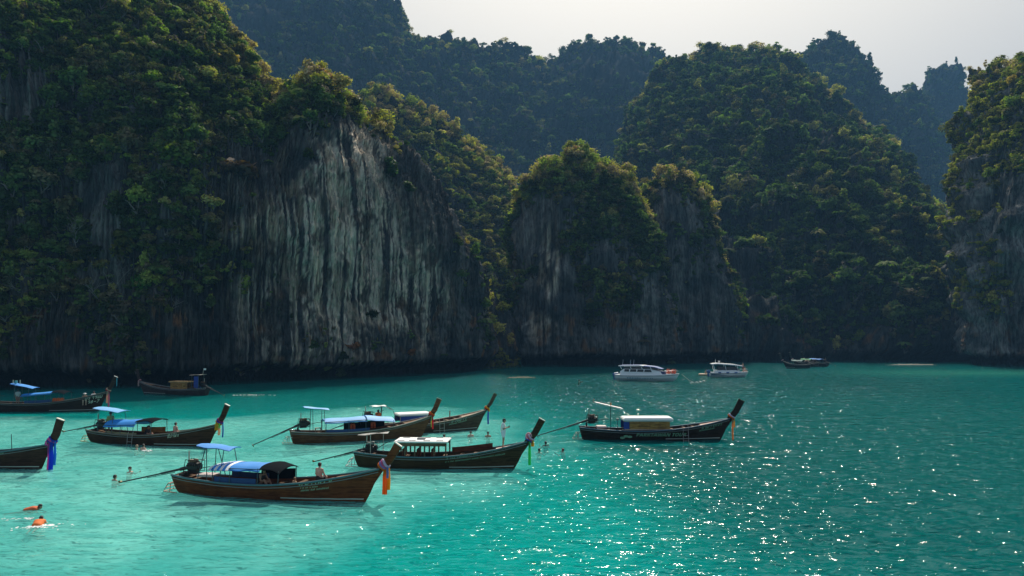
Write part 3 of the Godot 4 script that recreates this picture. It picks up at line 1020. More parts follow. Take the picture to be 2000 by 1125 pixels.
func bx(b: Dictionary, called: String, x: float, y: float, z: float, size: Vector3, m: Material, bev := 0.015, bas := Basis.IDENTITY) -> MeshInstance3D:
	var s := Shape.new()
	s.box(Vector3(x - b.L * 0.5, y, z), size, bas, bev)
	return obj(called, s, m, b.node)

func cloth(c: Color) -> StandardMaterial3D:
	var m := mat("cloth_%s" % c.to_html(false), c, 0.85)
	m.backlight_enabled = true
	var top := maxf(c.r, maxf(c.g, c.b)) + 0.001
	m.backlight = lin(0.8 * c.r / top, 0.8 * c.g / top, 0.8 * c.b / top)
	m.metallic_specular = 0.2
	return m

func sash(b: Dictionary, at: Vector3, length: float, wide: float, c: Color, lean := Vector3.ZERO) -> void:
	var s := Shape.new()
	for face in 2:
		var rows := []
		for i in 9:
			var k := i / 8.0
			var row := []
			for j in 5:
				var q := j / 2.0 - 1.0
				var flare := 0.55 + 0.45 * minf(1.0, k * 2.0 + 0.1)
				row.append(at + Vector3.DOWN * length * k + lean * k * k + Vector3(q * wide * 0.5 * flare, 0, (0.05 * sin(q * 5.0 + 1.0) + 0.02 * sin(k * 8.0)) * flare + 0.012 * face))
			rows.append(row)
		s.sheet(rows, false, face == 0)
	obj("sash", s, cloth(c), b.node)

func engine(b: Dictionary, tail: Vector3, high: float, rusty := true, style := 0) -> void:
	var dark := mat("engine_iron", Color(0.028, 0.027, 0.026), 0.45, 0.5)
	var rust := mat("engine_rust", Color(0.16, 0.075, 0.04), 0.7)
	var y: float = b.sternh + high
	var x := 0.78
	var s := Shape.new()
	s.box(Vector3(x - b.L * 0.5, y, 0), Vector3(0.62, 0.42, 0.40), Basis.IDENTITY, 0.05)
	s.box(Vector3(x - 0.05 - b.L * 0.5, y - 0.26, 0), Vector3(0.5, 0.16, 0.3), Basis.IDENTITY, 0.03)
	for k in 4: s.tube([Vector3(x - 0.22 + k * 0.14 - b.L * 0.5, y + 0.1, 0.2), Vector3(x - 0.22 + k * 0.14 - b.L * 0.5, y + 0.06, 0.31)], 0.04, 6)
	obj("engine_block", s, dark, b.node)
	s = Shape.new()
	s.box(Vector3(x - 0.05 - b.L * 0.5, y + 0.27, 0), Vector3(0.5, 0.13, 0.26), Basis.IDENTITY, 0.03)
	s.box(Vector3(x + 0.12 - b.L * 0.5, y + 0.35, 0.02), Vector3(0.2, 0.07, 0.16), Basis.IDENTITY, 0.02)
	obj("rocker_cover", s, rust if rusty else mat("grey_metal", Color(0.3, 0.3, 0.29), 0.4, 0.6), b.node)
	s = Shape.new()
	s.tube([Vector3(x + 0.31 - b.L * 0.5, y, 0), Vector3(x + 0.38 - b.L * 0.5, y, 0)], 0.19, 12)
	s.tube([Vector3(x + 0.38 - b.L * 0.5, y, 0), Vector3(x + 0.43 - b.L * 0.5, y, 0)], 0.09, 8)
	obj("flywheel", s, dark, b.node)
	s = Shape.new()
	s.tube([Vector3(x - 0.2 - b.L * 0.5, y + 0.2, 0.1), Vector3(x - 0.24 - b.L * 0.5, y + 0.42, 0.1), Vector3(x - 0.24 - b.L * 0.5, y + 0.78, 0.1)], 0.035, 6)
	obj("exhaust_pipe", s, mat("pale_pipe", Color(0.42, 0.38, 0.32), 0.5), b.node)
	s = Shape.new()
	for z in [-0.24, 0.24]:
		s.tube([Vector3(x - 0.45 - b.L * 0.5, y - 0.26, z), Vector3(x + 0.45 - b.L * 0.5, y - 0.26, z), Vector3(x + 0.45 - b.L * 0.5, y + 0.3, z), Vector3(x - 0.35 - b.L * 0.5, y + 0.36, z), Vector3(x - 0.45 - b.L * 0.5, y - 0.26, z)], 0.022, 5)
	s.tube([Vector3(x + 0.45 - b.L * 0.5, y + 0.3, -0.24), Vector3(x + 0.45 - b.L * 0.5, y + 0.3, 0.24)], 0.022, 5)
	s.tube([Vector3(0.35 - b.L * 0.5, y - 0.28, 0), Vector3(0.35 - b.L * 0.5, b.sternh - 0.15, 0)], 0.07, 8)
	s.box(Vector3(0.35 - b.L * 0.5, b.sternh + 0.02, 0), Vector3(0.3, 0.12, 0.9), Basis.IDENTITY, 0.02)
	obj("engine_frame", s, dark, b.node)
	s = Shape.new()
	var root := Vector3(x - 0.32 - b.L * 0.5, y - 0.08, 0)
	var tip := Vector3(tail.x - b.L * 0.5, tail.y, tail.z)
	s.tube([root, root.lerp(tip, 0.12), root.lerp(tip, 0.13), root.lerp(tip, 0.4), root.lerp(tip, 0.41), tip], [0.10, 0.09, 0.06, 0.055, 0.038, 0.032], 8)
	s.tube([root.lerp(tip, 0.2) - Vector3.UP * 0.1, root.lerp(tip, 0.6) - Vector3.UP * 0.07], 0.018, 5)
	for k in [0.2, 0.34, 0.48, 0.6]: s.tube([root.lerp(tip, k), root.lerp(tip, k) - Vector3.UP * 0.1], 0.016, 4)
	var shaft := obj("tail_shaft", s, mat("black_paint", Color(0.02, 0.022, 0.022), 0.4), b.node)
	s = Shape.new()
	var d := (tip - root).normalized()
	var u := d.cross(Vector3.UP).normalized()
	var v := u.cross(d)
	for k in 3:
		var a := TAU * k / 3.0 + 0.4
		var e := u * cos(a) + v * sin(a)
		var f := d.cross(e)
		s.quad(tip + f * 0.03 - d * 0.02, tip + e * 0.15 + f * 0.06 - d * 0.03, tip + e * 0.17 - f * 0.03 + d * 0.03, tip - f * 0.03 + d * 0.02)
	s.tube([tip - d * 0.04, tip + d * 0.06], 0.035, 6)
	obj("propeller", s, mat("bronze", Color(0.25, 0.16, 0.07), 0.35, 0.8), shaft)
	s = Shape.new()
	s.tube([Vector3(x + 0.3 - b.L * 0.5, y - 0.12, 0.05), Vector3(x + 0.95 - b.L * 0.5, y + 0.02 + 0.28 * (1 if style else 0), 0.1), Vector3(x + 1.3 - b.L * 0.5, y + 0.02 + 0.42 * (1 if style else 0), 0.1)], 0.02, 5)
	obj("tiller", s, mat("black_paint", Color.BLACK), b.node)

func stern_frame(b: Dictionary, c: Color) -> void:
	var s := Shape.new()
	var m := mat("pipe_%s" % c.to_html(false), c, 0.5)
	for z in [-0.38, 0.38]:
		s.tube([Vector3(0.0 - b.L * 0.5, 0.55, z), Vector3(-0.45 - b.L * 0.5, 0.5, z), Vector3(-0.72 - b.L * 0.5, 0.08, z), Vector3(0.05 - b.L * 0.5, 0.04, z)], 0.03, 6)
		s.tube([Vector3(-0.3 - b.L * 0.5, 0.52, z), Vector3(-0.35 - b.L * 0.5, 0.06, z)], 0.025, 5)
	for q in [[-0.45, 0.5], [-0.72, 0.08], [-0.6, 0.28]]:
		s.tube([Vector3(q[0] - b.L * 0.5, q[1], -0.38), Vector3(q[0] - b.L * 0.5, q[1], 0.38)], 0.025, 5)
	obj("stern_step", s, m, b.node)

func ladder(b: Dictionary, x: float, side: float, m: Material, low := -0.55) -> void:
	var s := Shape.new()
	var top := rail_at(b, x, side)
	for dx in [-0.2, 0.2]:
		s.tube([top + Vector3(dx, 0.28, -0.05 * side), top + Vector3(dx, 0.06, 0.07 * side), Vector3(top.x + dx, low, top.z + 0.16 * side)], 0.022, 6)
	for k in 4:
		var y := lerpf(low + 0.15, top.y - 0.1, k / 3.0)
		s.tube([Vector3(top.x - 0.2, y, top.z + lerpf(0.15, 0.09, k / 3.0) * side), Vector3(top.x + 0.2, y, top.z + lerpf(0.15, 0.09, k / 3.0) * side)], 0.02, 6)
	obj("ladder", s, m, b.node)

# hull, rails, deck and carved prow; everything else is added by the caller
func longtail(key: String, label: String, stern_px: Vector2, bow_px: Vector2, opt := {}) -> Dictionary:
	var a := on_water(stern_px.x, stern_px.y)
	var z := on_water(bow_px.x, bow_px.y)
	var d := z - a
	var b := {"L": d.length(), "beam": opt.get("beam", 1.0), "over": opt.get("over", 0.95), "mid": opt.get("mid", 0.72), "sternh": opt.get("sternh", 0.95), "bowh": opt.get("bowh", 1.6)}
	b.node = thing("longtail_boat", label, "boat", (a + z) * 0.5, atan2(-d.z, d.x), "longtail boats moored in the lagoon")
	b.node.rotation.z = deg_to_rad(opt.get("trim", 0.0))
	boats[key] = b
	var hm := wood("hull_%s" % opt.get("hull_key", "brown"), opt.get("hull", Color(0.21, 0.060, 0.020)))
	var s := Shape.new()
	for side in [1.0, -1.0]:
		var rows := []
		for j in 13:
			var row := []
			for i in 41: row.append(hull_at(b, i / 40.0, j / 12.0, side))
			rows.append(row)
		s.sheet(rows, false, side < 0)
		rows = []
		for j in 6:
			var row := []
			for i in 37:
				var t := lerpf(0.015, 0.97, i / 36.0)
				row.append(hull_at(b, t, lerpf(1.0, s_of(b, t, 0.12), j / 5.0), side, -0.045))
			rows.append(row)
		s.sheet(rows, false, side < 0)
	var tr := []
	for j in 13: tr.append(hull_at(b, 0.0, j / 12.0, 1.0))
	for j in range(12, 0, -1): tr.append(hull_at(b, 0.0, j / 12.0, -1.0))
	for k in range(1, tr.size() - 1): s.tri(tr[0], tr[k], tr[k + 1])
	obj("hull", s, hm, b.node)
	var rail := mat("rail_%s" % opt.get("rail_key", "teal"), opt.get("rail", Color(0.055, 0.15, 0.17)), 0.5)
	for side in [1.0, -1.0]:
		s = Shape.new()
		var pts := []
		for i in 33: pts.append(hull_at(b, i / 32.0, 1.0, side, 0.0) + Vector3.UP * 0.02)
		s.tube(pts, 0.055, 6)
		obj("gunwale", s, rail, b.node)
		s = Shape.new()
		pts = []
		for i in 33:
			var t := i / 32.0
			pts.append(hull_at(b, t, s_of(b, t, sheer(b, t) - 0.13), side, 0.01))
		s.tube(pts, 0.022, 5)
		obj("rub_rail", s, mat("rub_rail", Color(0.20, 0.22, 0.22), 0.6), b.node)
		if opt.get("stripe", true):
			obj("waterline_stripe", strip_along(b, 0.10, 0.155, 0.58, 0.985, side, 0.012), mat("stripe_paint", Color(0.55, 0.56, 0.50), 0.5), b.node)
	# floor boards, thwarts and fore deck
	for k in 4:
		s = Shape.new()
		var ta := lerpf(0.03, 0.8, k / 4.0)
		var tb := lerpf(0.03, 0.8, (k + 1) / 4.0) - 0.004
		var rows := []
		for side in [-1.0, 0.0, 1.0]:
			var row := []
			for i in 6:
				var t := lerpf(ta, tb, i / 5.0)
				var p := hull_at(b, t, s_of(b, t, 0.2), 1.0, -0.05)
				row.append(Vector3(p.x, 0.2 + 0.15 * pow(1.0 - t, 3.0), p.z * side))
			rows.append(row)
		s.sheet(rows, false, true)
		obj("floor_board", s, wood("deck_wood", Color(0.20, 0.12, 0.07)), b.node)
	for t in opt.get("thwarts", [0.1, 0.2, 0.3, 0.52, 0.62, 0.7, 0.76]):
		var p := hull_at(b, t, 1.0, 1.0, -0.05)
		s = Shape.new()
		s.box(Vector3(p.x, p.y - 0.1, 0), Vector3(0.22, 0.05, p.z * 2.0), Basis.IDENTITY, 0.01)
		obj("thwart", s, wood("deck_wood", Color.WHITE), b.node)
	s = Shape.new()
	var rows2 := []
	for side in [-1.0, -0.5, 0.0, 0.5, 1.0]:
		var row := []
		for i in 9:
			var t := lerpf(opt.get("deck_from", 0.80), 0.985, i / 8.0)
			var p := hull_at(b, t, 1.0, 1.0, -0.04)
			row.append(Vector3(p.x, p.y - 0.03 + 0.05 * (1.0 - side * side), p.z * side))
		rows2.append(row)
	s.sheet(rows2, false, true)
	obj("fore_deck", s, wood("deck_%s" % opt.get("deck_key", "wood2"), opt.get("deck", Color(0.26, 0.17, 0.11))), b.node)
	# stern deck
	s = Shape.new()
	rows2 = []
	for side in [-1.0, 0.0, 1.0]:
		var row := []
		for i in 4:
			var t := lerpf(0.0, 0.075, i / 3.0)
			var p := hull_at(b, t, 1.0, 1.0, -0.03)
			row.append(Vector3(p.x, p.y - 0.05, p.z * side))
		rows2.append(row)
	s.sheet(rows2, false, true)
	obj("stern_deck", s, wood("deck_wood", Color.WHITE), b.node)
	# the tall prow
	var tip: Vector2 = opt.get("tip", Vector2(0.9, 1.2))      # past and above the end of the gunwale
	var p1 := Vector3(b.L * 0.5 + b.over, b.bowh, 0)
	var p0 := Vector3(b.L * 0.5 + b.over * 0.35, b.bowh * 0.3, 0)
	var p3 := p1 + Vector3(tip.x, tip.y, 0)
	var p2 := p1.lerp(p3, 0.45) + Vector3(0.07, -0.06, 0)
	var path := [p0, p0.lerp(p1, 0.5), p1, p1.lerp(p2, 0.5), p2, p2.lerp(p3, 0.5), p3]
	var fat: float = opt.get("prow_fat", 0.36)
	var pr := []
	s = Shape.new()
	for i in path.size():
		var t: Vector3 = (path[mini(i + 1, path.size() - 1)] - path[maxi(i - 1, 0)]).normalized()
		var n := Vector3(-t.y, t.x, 0)
		var k := float(i) / (path.size() - 1)
		var f := lerpf(0.12, fat, smoothstep(0.0, 0.4, k)) * (1.0 + 0.14 * k)
		var w := 0.075
		var row := []
		for q in [[-0.5, -0.7], [-0.4, -1.0], [0.4, -1.0], [0.5, -0.7], [0.5, 0.7], [0.4, 1.0], [-0.4, 1.0], [-0.5, 0.7]]:
			row.append(path[i] + n * f * q[0] + Vector3(0, 0, w * q[1]))
		pr.append(row)
	s.sheet(pr, true, true)
	s.cap(pr[-1], true)
	var prow := obj("prow", s, hm, b.node)
	s = Shape.new()
	var top: Vector3 = (p3 - path[-2]).normalized()
	var bas := Basis(Vector3(top.y, -top.x, 0), top, Vector3(0, 0, 1))
	s.box(p3 + top * 0.022, Vector3(fat * 1.16, 0.05, 0.17), bas, 0.012)
	obj("prow_cap", s, mat("cap_%s" % opt.get("cap_key", "white"), opt.get("cap", Color(0.75, 0.70, 0.62)), 0.6), prow)
	b.p1 = p1
	b.knot = p1.lerp(p2, 0.32)
	var lean := (p2 - p1).normalized()
	var k := 0
	for c in opt.get("wraps", []):
		s = Shape.new()
		var at: Vector3 = b.knot + lean * (k - 0.8) * 0.095
		var ring := []
		for i in 13:
			var g := TAU * i / 12.0
			ring.append(at + Vector3(lean.y, -lean.x, 0) * cos(g) * (fat * 0.5 + 0.05) + Vector3(0, 0, 1) * sin(g) * 0.13 + lean * 0.03 * sin(g * 2.0 + k))
		s.tube(ring, 0.062, 6)
		obj("wrap", s, cloth(c), b.node)
		k += 1
	return b

func on_boat(key: String, x: float, y: float, z: float) -> Vector3:
	var b: Dictionary = boats[key]
	return b.node.transform * Vector3(x - b.L * 0.5, y, z)

func steering_roof(b: Dictionary, x0: float, x1: float, h0: float, h1: float, m: Material, posts: Array, half := 0.75) -> void:
	obj("steering_roof", roof_sheet(b, x0, x1, h0, h1, half, 0.06), m, b.node)
	for q in posts:          # [foot x, top x]
		for side in [-1.0, 1.0]:
			var f := rail_at(b, q[0], side, 0.03)
			var k: float = clampf((q[1] - x0) / (x1 - x0), 0, 1)
			post(b, f, Vector3(q[1] - b.L * 0.5, lerpf(h0, h1, k) - 0.01, side * half * 0.85), mat("post_paint", Color(0.05, 0.09, 0.10), 0.5))

func awning(b: Dictionary, x0: float, x1: float, h0: float, h1: float, half: float, m: Material, posts: Array, arch := 0.16, hang := 0.10) -> void:
	obj("awning", roof_sheet(b, x0, x1, h0, h1, half, arch, hang), m, b.node)
	for x in posts:
		for side in [-1.0, 1.0]:
			var k: float = clampf((x - x0) / (x1 - x0), 0, 1)
			var f := rail_at(b, x, side, 0.03)
			post(b, f, Vector3(f.x, lerpf(h0, h1, k) + 0.02, side * half * 0.93), mat("post_paint", Color.BLACK))
	for side in [-1.0, 1.0]:
		var s := Shape.new()
		s.tube([Vector3(x0 - b.L * 0.5, h0 - 0.02, side * half * 0.93), Vector3(x1 - b.L * 0.5, h1 - 0.02, side * half * 0.93)], 0.022, 5)
		obj("roof_bar", s, mat("post_paint", Color.BLACK), b.node)

func side_cloth(b: Dictionary, x0: float, x1: float, up0: float, up1: float, side: float, m: Material, called := "side_curtain") -> void:
	var s := Shape.new()
	for face in 2:
		var rows := []
		for j in 4:
			var row := []
			for i in 13:
				var p := rail_at(b, lerpf(x0, x1, i / 12.0), side, 0.07)
				row.append(p + Vector3(0, lerpf(up0, up1, j / 3.0), 0.02 * sin(i * 2.3) - 0.02 * face * side))
			rows.append(row)
		s.sheet(rows, false, (side < 0) != (face == 1))
	obj(called, s, m, b.node)

func build_boats() -> void:
	var blue := mat("awning_blue", Color(0.022, 0.26, 0.72), 0.65)
	var sky_blue := mat("awning_sky", Color(0.16, 0.44, 0.80), 0.65)
	var white := mat("awning_white", Color(0.80, 0.80, 0.78), 0.6)
	var navy := mat("curtain_navy", Color(0.012, 0.045, 0.16), 0.7)
	var dark := mat("bimini_black", Color(0.008, 0.011, 0.014), 0.8)
	dark.metallic_specular = 0.08
	var paint := mat("letter_green", Color(0.36, 0.50, 0.34), 0.6)
	var cream := mat("letter_cream", Color(0.62, 0.62, 0.48), 0.6)
	var pale_wood := Color(0.50, 0.38, 0.30)
	var pink := Color(0.80, 0.16, 0.35)
	var orange := Color(0.85, 0.20, 0.02)
	var gold := Color(0.78, 0.42, 0.03)
	var green := Color(0.05, 0.40, 0.14)
	var deep_blue := Color(0.02, 0.07, 0.45)
	var lilac := Color(0.72, 0.60, 0.75)

	mat("post_paint", Color(0.04, 0.075, 0.085), 0.5)
	# the nearest boat
	var b := longtail("near", "nearest brown longtail boat with a blue striped awning and orange prow sash", Vector2(352, 961), Vector2(706, 979), {"wraps": [orange, Color(0.30, 0.25, 0.55), pink, lilac], "tip": Vector2(0.95, 1.22)})
	for q in [[2.25, 2.42, 0], [2.42, 2.58, 1], [2.58, 2.74, 0], [2.74, 2.90, 1], [2.90, 3.06, 0], [3.06, 3.22, 1], [3.22, 3.38, 0]]:
		obj("awning_stripe", roof_sheet(b, q[0], q[1] - 0.002, 1.50 + (q[0] - 2.25) * 0.02, 1.50, 0.98, 0.16 * clampf((q[0] - 1.9) * 0.9, 0.2, 1.0), 0.1), white if q[2] == 0 else blue, b.node)
	awning(b, 3.38, 5.1, 1.52, 1.54, 0.98, blue, [3.45, 5.0], 0.13)
	obj("bimini", roof_sheet(b, 5.103, 6.2, 1.58, 1.42, 0.98, 0.12, 0.06, 0.09), dark, b.node)
	for side in [-1.0, 1.0]: post(b, rail_at(b, 6.12, side, 0.03), Vector3(6.12 - b.L * 0.5, 1.44, 0.9 * side), mat("post_paint", Color.BLACK))
	post(b, rail_at(b, 2.45, 1.0, 0.03), Vector3(2.45 - b.L * 0.5, 1.5, 0.9), mat("post_paint", Color.BLACK))
	post(b, rail_at(b, 2.45, -1.0, 0.03), Vector3(2.45 - b.L * 0.5, 1.5, -0.9), mat("post_paint", Color.BLACK))
	side_cloth(b, 2.5, 4.9, 0.0, 0.32, 1.0, navy)
	side_cloth(b, 2.5, 4.6, 0.0, 0.28, -1.0, navy)
	side_cloth(b, 4.2, 6.1, 0.0, 0.52, -1.0, dark, "side_screen")
	steering_roof(b, 1.25, 3.15, 2.50, 2.34, blue, [[1.5, 1.75], [2.1, 1.8], [2.85, 2.8]], 0.55)
	engine(b, Vector3(-3.35, 0.42, 0.35), 0.42)
	stern_frame(b, Color(0.55, 0.30, 0.20))
	write_hull(b, "ว.มาไพร 8", 6.95, 0.80, 0.21, 1.0, paint, 0.13)
	small_print(b, 7.15, 8.0, 0.64, 0.09, 1.0, paint, 0.12)
	small_print(b, 7.2, 8.5, 0.50, 0.10, 1.0, paint, 0.12)
	bx_mark(b, 8.65, 1.22, 0.20, paint)
	sash(b, b.knot + Vector3(0.16, -0.1, 0.10), 1.25, 0.24, orange)
	sash(b, b.knot + Vector3(0.30, -0.1, -0.06), 1.05, 0.14, gold)
	sash(b, b.knot + Vector3(0.30, 0.0, 0.12), 0.55, 0.10, Color(0.25, 0.35, 0.65))
	bx(b, "bait_box", 1.75, 1.0, 0.2, Vector3(0.9, 0.12, 0.7), mat("pink_foam", Color(0.62, 0.50, 0.47), 0.7))

	# the boat with the white roof
	b = longtail("white", "longtail boat with a flat white roof and a green sash on its prow", Vector2(700, 911), Vector2(998, 914), {"hull": Color(0.085, 0.050, 0.020), "hull_key": "olive", "wraps": [deep_blue, Color(0.70, 0.15, 0.20), lilac], "deck": Color(0.70, 0.60, 0.55), "deck_key": "pinkish", "tip": Vector2(0.92, 1.36), "deck_from": 0.82, "over": 1.0})
	var s := Shape.new()
	s.box(Vector3(4.05 - b.L * 0.5, 1.66, 0), Vector3(3.3, 0.09, 1.9), Basis.IDENTITY, 0.03)
	obj("cabin_roof", s, white, b.node)
	for q in [[2.8, 0.62], [3.5, 0.62], [4.4, 0.62], [5.2, 0.62], [2.9, -0.7], [4.2, -0.7], [5.0, -0.7]]:
		bx(b, "roof_mat", q[0], 1.722, q[1], Vector3(0.42, 0.02, 0.18), mat("grey_mat", Color(0.30, 0.30, 0.31)), 0.004)
	bx(b, "roof_box", 3.95, 1.76, 0.0, Vector3(0.5, 0.10, 0.32), mat("grey_box", Color(0.28, 0.28, 0.29)))
	for side in [-1.0, 1.0]:
		bx(b, "roof_beam", 4.05, 1.50, 0.86 * side, Vector3(3.2, 0.20, 0.05), wood("beam_brown", Color(0.16, 0.12, 0.07)))
		for x in [2.5, 3.1, 3.7, 4.3, 4.9, 5.6]:
			var f := rail_at(b, x, side, 0.06)
			s = Shape.new()
			s.box(Vector3(f.x, (f.y + 1.42) * 0.5, f.z * 0.5 + 0.43 * side), Vector3(0.09, 1.42 - f.y, 0.07), Basis.IDENTITY, 0.01)
			obj("cabin_post", s, wood("beam_brown", Color.WHITE), b.node)
	for x in [2.9, 3.8, 4.7]: bx(b, "bench_back", x, 0.92, 0, Vector3(0.07, 0.55, 1.3), wood("bench_red", Color(0.16, 0.06, 0.03)))
	side_cloth(b, 5.75, 8.35, 0.0, 0.32, -1.0, wood("bench_red", Color.WHITE), "side_board")
	side_cloth(b, 5.8, 7.2, -0.03, 0.09, 1.0, wood("bench_red", Color.WHITE), "side_board")
	engine(b, Vector3(-3.0, 0.18, -0.5), 0.22, false, 1)
	stern_frame(b, Color(0.55, 0.50, 0.48))
	post(b, rail_at(b, 0.9, 1.0, 0.1), rail_at(b, 0.9, 1.0, 0.1) + Vector3(0, 1.25, 0), mat("pale_pipe", Color.WHITE))
	post(b, rail_at(b, 1.4, -1.0, 0.1), rail_at(b, 1.4, -1.0, 0.1) + Vector3(0, 1.1, 0), mat("pale_pipe", Color.WHITE))
	obj("steering_roof", roof_sheet(b, 0.0, 1.9, 1.95, 2.12, 0.3, 0.02), mat("grey_metal", Color(0.3, 0.3, 0.29), 0.4, 0.6), b.node)
	write_hull(b, "รามาพนมทรพวาสี รนมาว", 5.45, 0.60, 0.20, 1.0, mat("letter_mint", Color(0.22, 0.40, 0.28)), 0.185)
	small_print(b, 5.5, 9.0, 0.42, 0.10, 1.0, mat("letter_mint", Color.WHITE), 0.13)
	sash(b, b.knot + Vector3(0.0, -0.12, 0.14), 1.45, 0.17, green)
	sash(b, b.knot + Vector3(0.18, -0.02, 0.1), 0.42, 0.20, gold)
	obj("garland", garland(b.knot + Vector3(-0.05, 0.18, 0.0), 0.12), mat("cloth_pink", Color(0.8, 0.35, 0.40)), b.node)

	# the boat behind with the long blue awning
	b = longtail("long_awning", "longtail boat with a long pale blue awning moored behind the white-roofed boat", Vector2(572, 867), Vector2(818, 853), {"wraps": [Color(0.75, 0.06, 0.04), orange], "hull": Color(0.19, 0.075, 0.03), "hull_key": "tan", "rail": Color(0.25, 0.24, 0.20), "rail_key": "bare", "tip": Vector2(0.75, 1.35), "cap": pale_wood, "cap_key": "wood", "stripe": false})
	awning(b, 2.2, 5.4, 1.60, 1.66, 0.95, sky_blue, [2.3, 4.0, 5.3])
	obj("awning", roof_sheet(b, 5.403, 7.6, 1.74, 1.50, 0.95, 0.16, 0.1), sky_blue, b.node)
	for side in [-1.0, 1.0]: post(b, rail_at(b, 7.5, side, 0.03), Vector3(7.5 - b.L * 0.5, 1.52, 0.88 * side), mat("post_paint", Color.BLACK))
	side_cloth(b, 2.3, 5.6, 0.0, 0.27, 1.0, navy)
	side_cloth(b, 4.0, 7.2, 0.0, 0.55, -1.0, dark, "side_screen")
	steering_roof(b, 0.7, 2.6, 2.72, 2.48, sky_blue, [[1.35, 1.35], [2.25, 2.2]], 0.55)
	engine(b, Vector3(-2.9, 0.15, 0.5), 0.55)
	stern_frame(b, Color(0.5, 0.5, 0.42))
	bx(b, "stool_top", 1.8, 1.12, 0.3, Vector3(0.5, 0.04, 0.35), wood("stool", pale_wood))
	for q in [[1.6, 0.16], [2.0, 0.16], [1.6, 0.44], [2.0, 0.44]]: bx(b, "stool_leg", q[0], 0.86, q[1], Vector3(0.04, 0.48, 0.04), wood("stool", pale_wood), 0.005)
	small_print(b, 7.4, 8.6, 0.98, 0.16, 1.0, cream, 0.13)
	sash(b, b.knot + Vector3(0.02, -0.1, 0.14), 1.1, 0.15, Color(0.62, 0.05, 0.06))
	sash(b, b.knot + Vector3(-0.08, -0.1, 0.12), 0.95, 0.10, Color(0.45, 0.55, 0.15))

	# the farther boat beside it
	b = longtail("orange", "longtail boat with a white-topped blue cabin and orange ribbon on its thin prow", Vector2(700, 851), Vector2(928, 838), {"wraps": [Color(0.8, 0.08, 0.02), gold], "hull": Color(0.13, 0.08, 0.05), "hull_key": "faded", "rail": Color(0.34, 0.25, 0.18), "rail_key": "bare2", "tip": Vector2(0.95, 1.35), "prow_fat": 0.26, "cap": Color(0.2, 0.15, 0.1), "cap_key": "dark", "deck": pale_wood, "deck_key": "pale"})
	s = Shape.new()
	s.box(Vector3(4.6 - b.L * 0.5, 1.55, 0), Vector3(2.9, 0.22, 1.7), Basis.IDENTITY, 0.08)
	obj("cabin_roof", s, white, b.node)
	for side in [-1.0, 1.0]:
		bx(b, "side_curtain", 4.6, 1.2, 0.78 * side, Vector3(2.75, 0.52, 0.04), mat("curtain_blue", Color(0.012, 0.05, 0.28), 0.7))
		for x in [3.25, 5.95]: post(b, rail_at(b, x, side, 0.05), Vector3(x - b.L * 0.5, 1.5, 0.76 * side), mat("pale_pipe", Color.WHITE), 0.03)
	obj("steering_roof", roof_sheet(b, 1.0, 2.2, 2.34, 2.34, 0.5, 0.02), white, b.node)
	obj("steering_roof", roof_sheet(b, 2.203, 2.75, 2.34, 2.0, 0.5, 0.02), white, b.node)
	post(b, rail_at(b, 1.9, -1.0, 0.6), Vector3(1.9 - b.L * 0.5, 2.34, 0), mat("post_paint", Color.BLACK), 0.05)
	post(b, Vector3(2.75 - b.L * 0.5, 2.0, 0.3), Vector3(3.1 - b.L * 0.5, 1.1, 0.5), mat("post_paint", Color.BLACK))
	engine(b, Vector3(-2.6, 0.4, -0.5), 0.6, true, 1)
	ladder(b, 6.8, 1.0, mat("pale_pipe", Color.WHITE))
	post(b, rail_at(b, 8.1, -1.0, 0.2), rail_at(b, 8.1, -1.0, 0.2) + Vector3(0, 0.6, 0), wood("stool", pale_wood), 0.05)
	write_hull(b, "สวนมาร", 7.5, 0.75, 0.26, 1.0, paint, 0.14)
	small_print(b, 7.4, 9.0, 0.55, 0.13, 1.0, paint, 0.15)
	sash(b, b.knot + Vector3(0.06, -0.15, 0.1), 1.25, 0.16, Color(0.015, 0.02, 0.10))
	sash(b, b.knot + Vector3(0.12, 0.0, 0.12), 0.3, 0.2, gold)

	# the boat of the tour with the white box roof, alone on the deep water
	b = longtail("tour", "dark longtail boat with a white box roof, tilted white board and ladder at its side", Vector2(1137, 858), Vector2(1402, 858), {"wraps": [orange, lilac], "hull": Color(0.045, 0.028, 0.018), "hull_key": "dark", "rail": Color(0.06, 0.12, 0.17), "rail_key": "slate", "tip": Vector2(0.95, 1.42), "prow_fat": 0.42, "deck": Color(0.55, 0.42, 0.38), "deck_key": "rose", "cap": Color(0.25, 0.16, 0.1), "cap_key": "brown"})
	s = Shape.new()
	s.box(Vector3(5.05 - b.L * 0.5, 1.60, 0), Vector3(3.9, 0.30, 1.75), Basis.IDENTITY, 0.10)
	obj("cabin_roof", s, white, b.node)
	for side in [-1.0, 1.0]:
		for k in 4: bx(b, "side_panel", 4.0 + k * 0.78, 1.16, 0.80 * side, Vector3(0.76, 0.58, 0.05), wood("amber_panel", Color(0.42, 0.24, 0.07)))
		bx(b, "side_panel", 3.36, 1.14, 0.80 * side, Vector3(0.44, 0.58, 0.05), mat("curtain_blue", Color(0.012, 0.05, 0.28), 0.7))
		bx(b, "cabin_sill", 5.05, 0.85, 0.82 * side, Vector3(3.7, 0.09, 0.06), wood("stool", pale_wood))
	s = Shape.new()
	s.box(Vector3(2.1 - b.L * 0.5, 2.62, 0), Vector3(2.2, 0.08, 0.8), Basis(Vector3(0, 0, 1), deg_to_rad(-13)), 0.02)
	obj("steering_roof", s, white, b.node)
	post(b, Vector3(2.25 - b.L * 0.5, 0.5, 0), Vector3(2.25 - b.L * 0.5, 2.75, 0), mat("post_paint", Color.BLACK), 0.03)
	bx(b, "roof_lamp", 2.25, 2.74, 0.1, Vector3(0.08, 0.22, 0.08), mat("cloth_lamp", Color(0.6, 0.3, 0.1)))
	s = Shape.new()
